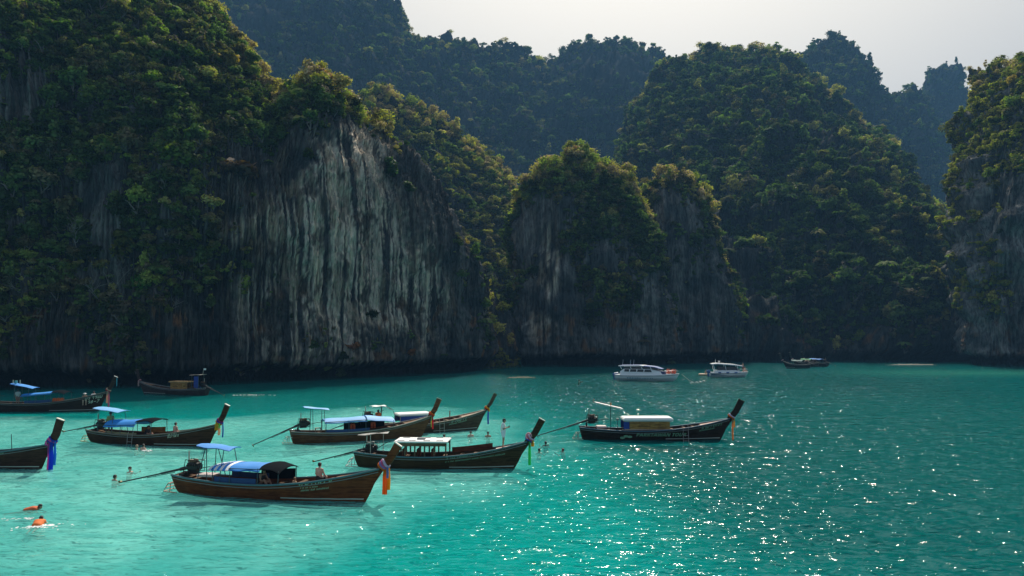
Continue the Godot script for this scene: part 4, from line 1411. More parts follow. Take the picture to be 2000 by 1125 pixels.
	s.tube([Vector3(0.98 - b.L * 0.5, 2.85, 0), Vector3(0.85 - b.L * 0.5, 3.0, 0), Vector3(0.98 - b.L * 0.5, 3.14, 0)], 0.03, 5)
	obj("hook", s, mat("pale_pipe", Color.WHITE), b.node)
	post(b, Vector3(2.75 - b.L * 0.5, 0.4, 0.2), Vector3(2.75 - b.L * 0.5, 1.55, 0.2), mat("post_paint", Color.BLACK), 0.025)
	bx(b, "compass_box", 2.75, 1.58, 0.2, Vector3(0.22, 0.14, 0.2), mat("grey_metal", Color.WHITE))
	engine(b, Vector3(-3.5, 0.35, 0.5), 0.62)
	stern_frame(b, Color(0.45, 0.36, 0.28))
	ladder(b, 7.9, 1.0, mat("ladder_grey", Color(0.30, 0.25, 0.23), 0.5))
	for x in [1.5]: bx(b, "bait_box", x, 0.98, 0, Vector3(0.75, 0.16, 0.8), mat("pink_foam", Color.WHITE))
	flat_text(b, "PARKTAWAN TOUR", 4.05, 0.33, 0.26, 1.0, mat("letter_mint2", Color(0.20, 0.42, 0.26)), 1.2)
	s = Shape.new()
	for q in [[3.05, 0.22], [3.3, 0.34], [3.6, 0.30]]:
		var t: float = clampf((q[0] + 0.1) / (b.L + b.over * 0.6 + 0.1), 0, 1)
		var c := hull_at(b, t, s_of(b, t, q[1]), 1.0, 0.014)
		for k in 8:
			var a0 := TAU * k / 8.0
			var a1 := TAU * (k + 1) / 8.0
			s.tri(c, c + Vector3(cos(a1) * 0.2, sin(a1) * 0.10, 0.03 * sin(a1) + 0.01), c + Vector3(cos(a0) * 0.2, sin(a0) * 0.10, 0.03 * sin(a0) + 0.01))
	tag(obj("emblem", s, mat("letter_mint2", Color.WHITE), b.node), "", "", "", "stuff")
	write_hull(b, "นวมารทวา", 9.0, 0.85, 0.22, 1.0, mat("letter_mint2", Color.WHITE), 0.16)
	small_print(b, 8.9, 10.2, 0.68, 0.12, 1.0, mat("letter_mint2", Color.WHITE), 0.15)
	sash(b, b.knot + Vector3(0.02, -0.12, 0.14), 1.75, 0.15, Color(0.55, 0.25, 0.08))
	sash(b, b.knot + Vector3(0.16, -0.1, 0.10), 0.75, 0.12, gold)

	# the boat at left of the swimmers
	b = longtail("ladder", "longtail boat with bathers at its side ladder and a yellow prow garland", Vector2(180, 863), Vector2(402, 871), {"wraps": [orange, deep_blue, Color(0.25, 0.04, 0.12)], "hull": Color(0.085, 0.036, 0.017), "hull_key": "umber", "rail": Color(0.16, 0.13, 0.10), "rail_key": "brownish", "tip": Vector2(0.75, 1.42), "deck": Color(0.3, 0.2, 0.13), "deck_key": "mid"})
	awning(b, 1.75, 4.4, 1.42, 1.52, 0.98, blue, [1.9, 3.2, 4.3], 0.30, 0.12)
	obj("bimini", roof_sheet(b, 4.403, 5.9, 1.74, 1.78, 0.9, 0.06, 0.06, 0.10), dark, b.node)
	for side in [-1.0, 1.0]: post(b, rail_at(b, 5.8, side, 0.03), Vector3(5.8 - b.L * 0.5, 1.76, 0.85 * side), mat("post_paint", Color.BLACK))
	side_cloth(b, 3.6, 5.7, 0.0, 0.42, -1.0, wood("amber_panel", Color.WHITE), "side_board")
	side_cloth(b, 1.8, 4.6, 0.0, 0.2, 1.0, wood("tan_panel", Color(0.34, 0.28, 0.18)), "side_board")
	steering_roof(b, 0.55, 2.75, 2.62, 2.36, sky_blue, [[1.05, 1.05], [2.4, 2.3]], 0.7)
	engine(b, Vector3(-2.9, 0.65, -0.3), 0.42)
	stern_frame(b, Color(0.58, 0.50, 0.26))
	ladder(b, 4.15, 1.0, mat("ladder_grey", Color.WHITE))
	write_hull(b, "นวพ.", 7.0, 0.82, 0.20, 1.0, cream, 0.2)
	write_hull(b, "สีมาพร", 7.0, 0.60, 0.18, 1.0, cream, 0.16)
	write_hull(b, "มว8", 8.0, 1.12, 0.18, 1.0, paint, 0.2)
	sash(b, b.knot + Vector3(-0.12, -0.05, 0.14), 0.55, 0.28, gold)
	sash(b, b.knot + Vector3(0.08, -0.2, 0.12), 0.75, 0.18, Color(0.65, 0.45, 0.30))
	sash(b, b.knot + Vector3(0.34, 0.0, 0.05), 1.1, 0.08, Color(0.02, 0.08, 0.25))
	sash(b, b.knot + Vector3(0.12, -0.1, 0.16), 0.3, 0.12, Color(0.25, 0.7, 0.1))

	# the bow that enters at the left
	b = longtail("left", "longtail boat cut off by the left edge, broad dark blue prow sash", Vector2(-232, 905), Vector2(76, 915), {"wraps": [deep_blue, pink, deep_blue], "hull": Color(0.075, 0.036, 0.022), "hull_key": "reddish", "tip": Vector2(0.62, 1.5), "prow_fat": 0.46, "over": 0.75, "cap": Color(0.85, 0.78, 0.66), "cap_key": "bright", "bowh": 1.5})
	awning(b, 4.4, 7.55, 1.85, 1.85, 0.95, white, [4.6, 6.0, 7.45], 0.06, 0.03)
	for side in [-1.0, 1.0]:
		post(b, rail_at(b, 8.7, side, 0.05), Vector3(8.7 - b.L * 0.5, 1.95, 0.7 * side), mat("post_paint", Color.BLACK))
	obj("roof_bar", bar(Vector3(7.5 - b.L * 0.5, 1.9, 0.9), Vector3(8.7 - b.L * 0.5, 1.95, 0.7), 0.02), mat("post_paint", Color.BLACK), b.node)
	engine(b, Vector3(-3.0, 0.3, 0), 0.42)
	write_hull(b, "ส้วมาวานา 8วทร", 7.55, 0.92, 0.25, 1.0, paint, 0.16, 0.2)
	small_print(b, 7.6, 9.3, 0.66, 0.11, 1.0, paint, 0.15)
	sash(b, b.knot + Vector3(0.10, 0.0, 0.16), 1.85, 0.28, deep_blue)
	sash(b, b.knot + Vector3(-0.10, -0.05, 0.13), 1.7, 0.14, Color(0.45, 0.10, 0.35))
	sash(b, b.knot + Vector3(0.30, 0.0, 0.10), 1.45, 0.14, Color(0.03, 0.22, 0.62))
	obj("garland", garland(b.knot + Vector3(-0.16, -0.04, 0.05), 0.13), mat("cloth_magenta", Color(0.62, 0.06, 0.30)), b.node)

	# the long boat at the far left
	b = longtail("far_left", "far longtail boat at the left edge with two bright blue awnings", Vector2(-32, 804), Vector2(190, 802), {"wraps": [Color(0.5, 0.05, 0.05), pale_wood], "hull": Color(0.055, 0.032, 0.022), "hull_key": "umber2", "rail": Color(0.18, 0.15, 0.12), "rail_key": "brownish", "tip": Vector2(0.85, 1.6), "cap": Color(0.5, 0.5, 0.5), "cap_key": "greyish", "sternh": 1.1, "mid": 0.85, "bowh": 2.0})
	awning(b, 4.1, 7.2, 1.72, 1.98, 1.0, blue, [4.2, 5.6, 7.1], 0.14, 0.08)
	obj("bimini", roof_sheet(b, 7.203, 8.5, 2.06, 1.92, 1.0, 0.10, 0.06, 0.1), dark, b.node)
	for side in [-1.0, 1.0]: post(b, rail_at(b, 8.4, side, 0.05), Vector3(8.4 - b.L * 0.5, 1.93, 0.9 * side), mat("post_paint", Color.BLACK))
	side_cloth(b, 4.5, 7.2, 0.0, 0.35, 1.0, navy)
	steering_roof(b, 2.9, 5.2, 2.95, 2.45, blue, [[3.4, 3.4], [4.8, 4.8]], 0.75)
	for q in [[3.0, 3.2], [3.7, 3.2]]: post(b, Vector3(q[0] - b.L * 0.5, 2.9, 0.3), Vector3(q[0] - b.L * 0.5, q[1] + 0.15, 0.3), mat("pale_pipe", Color.WHITE), 0.05)
	bx(b, "navigation_lamp", 3.3, 3.12, 0.3, Vector3(0.22, 0.3, 0.22), mat("cloth_teal", Color(0.08, 0.3, 0.32)))
	engine(b, Vector3(-2.4, 0.4, 0), 0.55)
	write_hull(b, "มว ตาวนม", 10.2, 1.15, 0.26, 1.0, cream, 0.16)
	write_hull(b, "ว8-7", 10.55, 0.78, 0.30, 1.0, cream, 0.12)
	sash(b, b.knot + Vector3(-0.02, -0.1, 0.14), 1.3, 0.26, Color(0.55, 0.36, 0.28))
	sash(b, b.knot + Vector3(0.1, -0.1, 0.12), 1.7, 0.12, Color(0.12, 0.04, 0.08))
	post(b, b.p1 + Vector3(1.0, 1.5, 0.1), b.p1 + Vector3(1.02, 0.6, 0.12), mat("cloth_cord", Color(0.05, 0.35, 0.5)), 0.03)

	# the boat under way below the cliff
	b = longtail("moving", "small longtail boat with an amber wooden cabin motoring along the foot of the cliff", Vector2(404, 772), Vector2(283, 768), {"wraps": [Color(0.6, 0.35, 0.38)], "hull": Color(0.07, 0.055, 0.05), "hull_key": "grey", "rail": Color(0.16, 0.17, 0.17), "rail_key": "grey", "tip": Vector2(0.55, 1.6), "prow_fat": 0.34, "cap": Color(0.2, 0.15, 0.1), "cap_key": "dark"})
	s = Shape.new()
	s.box(Vector3(4.1 - b.L * 0.5, 1.72, 0), Vector3(3.3, 0.16, 1.7), Basis.IDENTITY, 0.05)
	obj("cabin_roof", s, wood("amber_roof", Color(0.62, 0.42, 0.20)), b.node)
	for side in [-1.0, 1.0]:
		for k in 3: bx(b, "side_panel", 3.1 + k * 0.95, 1.2, 0.74 * side, Vector3(0.92, 0.85, 0.05), wood("amber_panel", Color.WHITE))
	obj("steering_roof", roof_sheet(b, 0.6, 2.5, 2.75, 2.65, 0.6, 0.03), mat("tan_sheet", Color(0.40, 0.36, 0.30)), b.node)
	for q in [[1.0, 0.5], [2.1, 0.5], [1.0, -0.5], [2.1, -0.5]]: post(b, Vector3(q[0] - b.L * 0.5, 0.6, q[1]), Vector3(q[0] - b.L * 0.5, 2.7, q[1]), mat("post_paint", Color.BLACK), 0.035)
	post(b, Vector3(0.75 - b.L * 0.5, 2.7, 0), Vector3(0.6 - b.L * 0.5, 3.6, 0), mat("pale_pipe", Color.WHITE), 0.03)
	bx(b, "pennant", 0.42, 3.45, 0, Vector3(0.4, 0.22, 0.02), white, 0.004)
	bx(b, "side_curtain", 1.4, 1.75, -0.5, Vector3(0.75, 1.5, 0.04), mat("curtain_blue", Color.WHITE))
	engine(b, Vector3(-3.2, 0.1, -0.5), 0.5)
	sash(b, b.knot + Vector3(0.0, -0.05, -0.14), 0.8, 0.2, Color(0.6, 0.45, 0.42))

	# three small boats far away under the right mountain
	var n := 0
	for q in [["far_a", Vector2(1582, 719), Vector2(1537, 718), "tiny far longtail boat with a grey awning, leftmost of three below the right mountain", Color(0.12, 0.22, 0.22), 9.0],
			["far_b", Vector2(1598, 716), Vector2(1556, 715), "tiny far longtail boat with a green awning, middle of three below the right mountain", Color(0.03, 0.28, 0.10), 9.0],
			["far_c", Vector2(1616, 716), Vector2(1576, 714), "tiny far longtail boat with a bright blue awning, rightmost of three below the right mountain", Color(0.03, 0.20, 0.60), 9.0]]:
		b = longtail(q[0], q[3], q[1], q[2], {"wraps": [Color(0.7, 0.45, 0.45)], "hull": Color(0.05, 0.06, 0.055), "hull_key": "far", "rail": Color(0.12, 0.14, 0.13), "rail_key": "far", "tip": Vector2(0.7, 1.8), "cap": pale_wood, "cap_key": "wood", "thwarts": [0.2, 0.6]})
		awning(b, 1.6, b.L * 0.78, 1.7, 1.75, 0.95, mat("far_awning_%d" % n, q[4]), [1.7, b.L * 0.75])
		engine(b, Vector3(-2.5, 0.3, 0), 0.45)
		n += 1

func garland(at: Vector3, r: float) -> Shape:
	var s := Shape.new()
	for k in 14:
		var a := TAU * k / 14.0
		s.ball(at + Vector3(cos(a) * r * 1.3, sin(a) * r * 1.5, sin(a * 2.0) * r * 0.6 + 0.06), Vector3.ONE * r * 0.5, 4, 6)
	return s

func bar(a: Vector3, c: Vector3, r: float) -> Shape:
	var s := Shape.new()
	s.tube([a, c], r, 6)
	return s

func lettering(b: Dictionary, s: Shape, m: Material) -> void:
	tag(obj("lettering", s, m, b.node), "", "", "", "stuff")

func bx_mark(b: Dictionary, x: float, y: float, size: float, m: Material) -> void:
	var s := Shape.new()
	for q in [[0.0, 0.0, 1.0, 0.3], [0.0, 0.45, 0.45, 1.0], [0.6, 0.5, 1.0, 0.95]]:
		var c := []
		for w in [[q[0], q[1]], [q[0], q[3]], [q[2], q[3]], [q[2], q[1]]]:
			var gx: float = x + w[0] * size
			var t := clampf((gx + 0.1) / (b.L + b.over * 0.6 + 0.1), 0.0, 0.99)
			c.append(hull_at(b, t, s_of(b, t, y + w[1] * size), 1.0, 0.014))
		s.quad(c[0], c[1], c[2], c[3])
	tag(obj("registration_mark", s, m, b.node), "", "", "", "stuff")

# ------------------------------------------------------------------ people
var figures := {}

# meshes the smooth union of tapered capsules [a, b, ra, rb] with surface nets
func nets(s: Shape, bones: Array, cell: float, blend: float, grow := 0.0) -> void:
	var lo := Vector3.ONE * 1e9
	var hi := Vector3.ONE * -1e9
	for q in bones:
		var r: float = maxf(q[2], q[3]) + grow + cell * 2.5
		for e in [q[0], q[1]]:
			lo = lo.min(e - Vector3.ONE * r)
			hi = hi.max(e + Vector3.ONE * r)
	var n := Vector3i(((hi - lo) / cell).ceil()) + Vector3i.ONE * 2
	var f := PackedFloat32Array()
	f.resize(n.x * n.y * n.z)
	f.fill(1.0)
	for q in bones:
		var a: Vector3 = q[0]
		var ab: Vector3 = q[1] - a
		var l2 := maxf(ab.length_squared(), 1e-9)
		var m: float = maxf(q[2], q[3]) + grow + blend + cell * 1.5
		var i0 := Vector3i(((a.min(q[1]) - Vector3.ONE * m - lo) / cell).floor()).clamp(Vector3i.ZERO, n - Vector3i.ONE)
		var i1 := Vector3i(((a.max(q[1]) + Vector3.ONE * m - lo) / cell).ceil()).clamp(Vector3i.ZERO, n - Vector3i.ONE)
		for z in range(i0.z, i1.z + 1):
			for y in range(i0.y, i1.y + 1):
				for x in range(i0.x, i1.x + 1):
					var p := lo + Vector3(x, y, z) * cell
					var t := clampf((p - a).dot(ab) / l2, 0.0, 1.0)
					var d: float = (p - a - ab * t).length() - lerpf(q[2], q[3], t) - grow
					var k := x + n.x * (y + n.y * z)
					var o := f[k]
					var h := maxf(blend - absf(o - d), 0.0) / blend
					f[k] = minf(o, d) - h * h * blend * 0.25
	var id := PackedInt32Array()
	id.resize(f.size())
	id.fill(-1)
	var corner := [0, 1, n.x, n.x + 1, n.x * n.y, n.x * n.y + 1, n.x * n.y + n.x, n.x * n.y + n.x + 1]
	var edges := [[0, 1], [2, 3], [4, 5], [6, 7], [0, 2], [1, 3], [4, 6], [5, 7], [0, 4], [1, 5], [2, 6], [3, 7]]
	for z in n.z - 1:
		for y in n.y - 1:
			for x in n.x - 1:
				var k := x + n.x * (y + n.y * z)
				var inside := 0
				for c in corner: inside += 1 if f[k + c] < 0 else 0
				if inside == 0 or inside == 8: continue
				var sum := Vector3.ZERO
				var cnt := 0
				for e in edges:
					var fa := f[k + corner[e[0]]]
					var fb := f[k + corner[e[1]]]
					if (fa < 0) == (fb < 0): continue
					var t := fa / (fa - fb)
					var pa := Vector3(e[0] & 1, (e[0] >> 1) & 1, e[0] >> 2)
					var pb := Vector3(e[1] & 1, (e[1] >> 1) & 1, e[1] >> 2)
					sum += pa.lerp(pb, t)
					cnt += 1
				id[k] = s.v.size()
				s.v.append(lo + (Vector3(x, y, z) + sum / cnt) * cell)
				var g := Vector3(f[k + 1] - f[k], f[k + n.x] - f[k], f[k + n.x * n.y] - f[k]) + Vector3(f[k + corner[7]] - f[k + corner[6]], f[k + corner[7]] - f[k + corner[5]], f[k + corner[7]] - f[k + corner[3]])
				s.n.append(g.normalized())
				s.c.append(Color.WHITE)
	for z in range(1, n.z - 1):
		for y in range(1, n.y - 1):
			for x in range(1, n.x - 1):
				var k := x + n.x * (y + n.y * z)
				for ax in 3:
					var st: int = [1, n.x, n.x * n.y][ax]
					var u: int = [n.x, n.x * n.y, 1][ax]
					var w: int = [n.x * n.y, 1, n.x][ax]
					if (f[k] < 0) == (f[k + st] < 0): continue
					var q := [id[k], id[k - u], id[k - u - w], id[k - w]]
					if q.min() < 0: continue
					var order := [0, 2, 1, 0, 3, 2] if f[k] < 0 else [0, 1, 2, 0, 2, 3]
					for o in order: s.ix.append(q[o])

const POSES := {
	"stand": {"pelvis": [0, 0.93, 0], "chest": [0, 1.28, 0.0], "head": [0, 1.60, 0.02], "elbow": [0.25, 1.12, -0.03], "wrist": [0.27, 0.88, 0.06], "knee": [0.10, 0.50, 0.02], "ankle": [0.11, 0.08, -0.02]},
	"phone": {"pelvis": [0, 0.93, 0], "chest": [0, 1.28, 0.0], "head": [0, 1.58, 0.07], "elbow": [0.23, 1.12, 0.03], "wrist": [0.09, 1.20, 0.28], "knee": [0.09, 0.50, 0.02], "ankle": [0.10, 0.08, -0.02]},
	"camera": {"pelvis": [0, 0.93, 0], "chest": [0, 1.28, 0.02], "head": [0, 1.58, 0.06], "elbow": [0.30, 1.30, 0.16], "wrist": [0.12, 1.52, 0.26], "knee": [0.10, 0.50, 0.04], "ankle": [0.11, 0.08, -0.02]},
	"sit": {"pelvis": [0, 0.10, 0], "chest": [0, 0.46, 0.03], "head": [0, 0.78, 0.07], "elbow": [0.26, 0.32, 0.10], "wrist": [0.16, 0.20, 0.34], "knee": [0.14, 0.14, 0.42], "ankle": [0.14, -0.28, 0.40]},
	"sit_down": {"pelvis": [0, 0.10, 0], "chest": [0, 0.44, 0.09], "head": [0, 0.74, 0.20], "elbow": [0.25, 0.30, 0.22], "wrist": [0.10, 0.24, 0.42], "knee": [0.16, 0.30, 0.38], "ankle": [0.13, 0.02, 0.62]},
	"swim": {"pelvis": [0, -0.55, -0.06], "chest": [0, -0.20, 0.0], "head": [0, 0.13, 0.04], "elbow": [0.32, -0.22, 0.14], "wrist": [0.34, -0.10, 0.38], "knee": [0.13, -0.90, 0.12], "ankle": [0.14, -1.25, -0.12]},
	"wade": {"pelvis": [0, -0.28, 0.0], "chest": [0, 0.08, 0.02], "head": [0, 0.39, 0.05], "elbow": [0.30, -0.06, 0.10], "wrist": [0.30, -0.04, 0.34], "knee": [0.12, -0.62, 0.10], "ankle": [0.12, -1.0, -0.06]},
	"prone": {"pelvis": [0, -0.04, -0.42], "chest": [0, 0.04, -0.06], "head": [0, 0.16, 0.26], "elbow": [0.30, -0.06, 0.14], "wrist": [0.18, -0.12, 0.40], "knee": [0.10, -0.10, -0.86], "ankle": [0.11, -0.12, -1.25]},
}

func bones_of(pose: String) -> Dictionary:
	var j := {}
	for k in POSES[pose]: j[k] = Vector3(POSES[pose][k][0], POSES[pose][k][1], POSES[pose][k][2])
	var spine: Vector3 = (j.chest - j.pelvis).normalized()
	var front := Vector3.RIGHT.cross(spine).normalized()
	if front.z < 0 and absf(spine.y) > 0.3: front = -front
	var neck: Vector3 = j.chest + spine * 0.17
	var out := {"head": [], "torso": [], "arms": [], "legs": [], "hips": [], "sleeve": [], "hands": []}
	var look: Vector3 = (front + (j.head - neck).normalized() * 0.0).normalized()
	var hd: Vector3 = j.head
	out.head = [[hd + Vector3(0, 0.035, -0.012), hd + Vector3(0, -0.035, 0.02), 0.092, 0.066], [hd + look * 0.085 + Vector3(0, 0.0, 0), hd + look * 0.098 - Vector3(0, 0.025, 0), 0.012, 0.016], [hd + Vector3(0.085, -0.005, -0.01), hd + Vector3(0.088, 0.02, -0.012), 0.014, 0.014], [hd + Vector3(-0.085, -0.005, -0.01), hd + Vector3(-0.088, 0.02, -0.012), 0.014, 0.014], [neck - spine * 0.02, hd - Vector3(0, 0.05, 0.01), 0.055, 0.05]]
	out.torso = [[j.pelvis + spine * 0.03, j.chest - spine * 0.05, 0.125, 0.13]]
	for s in [-1.0, 1.0]:
		out.torso.append([j.pelvis + Vector3(0.06 * s, 0, 0) + spine * 0.05, j.chest + Vector3(0.08 * s, 0, 0) + spine * 0.02, 0.10, 0.105])
		out.torso.append([neck - spine * 0.045, j.chest + spine * 0.12 + Vector3(0.16 * s, 0, 0), 0.06, 0.06])
		var sh: Vector3 = j.chest + spine * 0.11 + Vector3(0.18 * s, 0, 0)
		var el := Vector3(j.elbow.x * s, j.elbow.y, j.elbow.z)
		var wr := Vector3(j.wrist.x * s, j.wrist.y, j.wrist.z)
		out.arms.append([sh, el, 0.052, 0.040])
		out.arms.append([el, wr, 0.040, 0.027])
		out.sleeve.append([sh, sh.lerp(el, 0.6), 0.056, 0.052])
		var hip: Vector3 = j.pelvis + Vector3(0.09 * s, -0.02, 0)
		var kn := Vector3(j.knee.x * s, j.knee.y, j.knee.z)
		var an := Vector3(j.ankle.x * s, j.ankle.y, j.ankle.z)
		out.legs.append([hip, kn, 0.085, 0.055])
		out.legs.append([kn, an, 0.056, 0.036])
		var toe := Vector3(0.01 * s, -0.045, 0.15) if an.y < kn.y - 0.2 else (an - kn).normalized() * 0.16
		out.legs.append([an + Vector3(0, -0.03, -0.03), an + toe, 0.040, 0.028])
		out.hips.append([hip + spine * 0.02, hip.lerp(kn, 0.55), 0.096, 0.088])
		# hand: palm and five fingers that curl a little
		var d: Vector3 = (wr - el).normalized()
		var across: Vector3 = (Vector3.RIGHT * s).cross(d)
		across = across.normalized() if across.length() > 0.1 else Vector3.FORWARD
		var palm: Vector3 = d.cross(across).normalized()
		if palm.x * s > 0: palm = -palm
		var h := [[wr, wr + d * 0.075, 0.026, 0.024]]
		for k in 4:
			var base: Vector3 = wr + d * 0.085 + across * (k - 1.5) * 0.021
			var ln: float = [0.034, 0.040, 0.036, 0.028][k]
			var mid: Vector3 = base + d * ln + palm * 0.008
			h.append([base - d * 0.03, mid, 0.0105, 0.0095])
			h.append([mid, mid + (d * 0.8 + palm * 0.6).normalized() * ln * 0.9, 0.0095, 0.008])
		var tb: Vector3 = wr + d * 0.025 + across * 0.03
		h.append([tb, tb + (d + across * 0.8 + palm * 0.3).normalized() * 0.04, 0.012, 0.0105])
		h.append([tb + (d + across * 0.8 + palm * 0.3).normalized() * 0.04, tb + (d * 1.2 + across * 0.6 + palm * 0.4).normalized() * 0.07, 0.0105, 0.009])
		out.hands.append(h)
	out.hips.append([j.pelvis + spine * 0.08, j.pelvis - spine * 0.02, 0.14, 0.13])
	out.front = look
	out.at = hd
	out.spine = spine
	out.neck = neck
	out.chest = j.chest
	out.pelvis = j.pelvis
	return out

func figure(pose: String, piece: String) -> Mesh:
	var key := pose + piece
	if figures.has(key): return figures[key]
	var b := bones_of(pose)
	var s := Shape.new()
	match piece:
		"body":
			nets(s, b.torso + b.arms + b.legs + [b.head[4]] + [[b.at, b.at + Vector3(0, 0.01, 0), 0.06, 0.06]], 0.026, 0.04)
			nets(s, b.head, 0.011, 0.015)
			for h in b.hands: nets(s, h, 0.0075, 0.006)
		"shirt": nets(s, b.torso + b.sleeve, 0.028, 0.05, 0.016)
		"vest": nets(s, b.torso, 0.03, 0.05, 0.05)
		"swimsuit": nets(s, [b.torso[0], b.torso[1], b.torso[3], b.hips[2]], 0.026, 0.05, 0.012)
		"shorts": nets(s, b.hips, 0.028, 0.03, 0.012)
		"hair": nets(s, [[b.at + Vector3(0, 0.05, -0.022), b.at + Vector3(0, 0.055, -0.005), 0.094, 0.090], [b.at + Vector3(0, 0.0, -0.05), b.at + Vector3(0, 0.04, -0.04), 0.07, 0.08]], 0.013, 0.02)
		"long_hair": nets(s, [[b.at + Vector3(0, 0.05, -0.022), b.at + Vector3(0, 0.055, -0.005), 0.098, 0.094], [b.at + Vector3(0, 0.0, -0.06), b.at + Vector3(0, -0.30, -0.13), 0.085, 0.06], [b.at + Vector3(0.06, 0, -0.04), b.at + Vector3(0.08, -0.24, -0.06), 0.05, 0.035], [b.at + Vector3(-0.06, 0, -0.04), b.at + Vector3(-0.08, -0.24, -0.06), 0.05, 0.035]], 0.016, 0.02)
		"eyes":
			for x in [-0.032, 0.032]: s.ball(b.at + b.front * 0.083 + Vector3(x, 0.012, 0), Vector3(0.011, 0.007, 0.008), 4, 6)
		"mouth": s.ball(b.at + b.front * 0.077 + Vector3(0, -0.05, 0), Vector3(0.022, 0.006, 0.008), 4, 6)
		"hat":
			s.tube([b.at + Vector3(0, 0.075, -0.005), b.at + Vector3(0, 0.10, -0.005), b.at + Vector3(0, 0.17, -0.01)], [0.21, 0.112, 0.09], 14)
	figures[key] = s.mesh()
	return figures[key]

func person(label: String, pose: String, at: Vector3, turn: float, o: Dictionary) -> Node3D:
	var p := thing("person", label, "person", at, turn, o.get("group", ""))
	var k: float = o.get("size", 1.0)
	p.scale = Vector3.ONE * k
	var skin: Color = o.get("skin", Color(0.42, 0.24, 0.16))
	obj("body", figure(pose, "body"), mat("skin_%s" % skin.to_html(false), skin, 0.55), p)
	var hair: Color = o.get("hair", Color(0.018, 0.014, 0.012))
	obj("hair", figure(pose, "long_hair" if o.get("long", false) else "hair"), mat("hair_%s" % hair.to_html(false), hair, 0.6), p)
	obj("eyes", figure(pose, "eyes"), mat("eye_dark", Color(0.02, 0.015, 0.012), 0.3), p)
	obj("mouth", figure(pose, "mouth"), mat("lips", Color(0.30, 0.10, 0.08), 0.5), p)
	for q in ["shirt", "shorts", "vest", "swimsuit", "hat"]:
		if o.has(q): obj(q, figure(pose, q), mat("dress_%s" % o[q].to_html(false), o[q], 0.8), p)
	return p

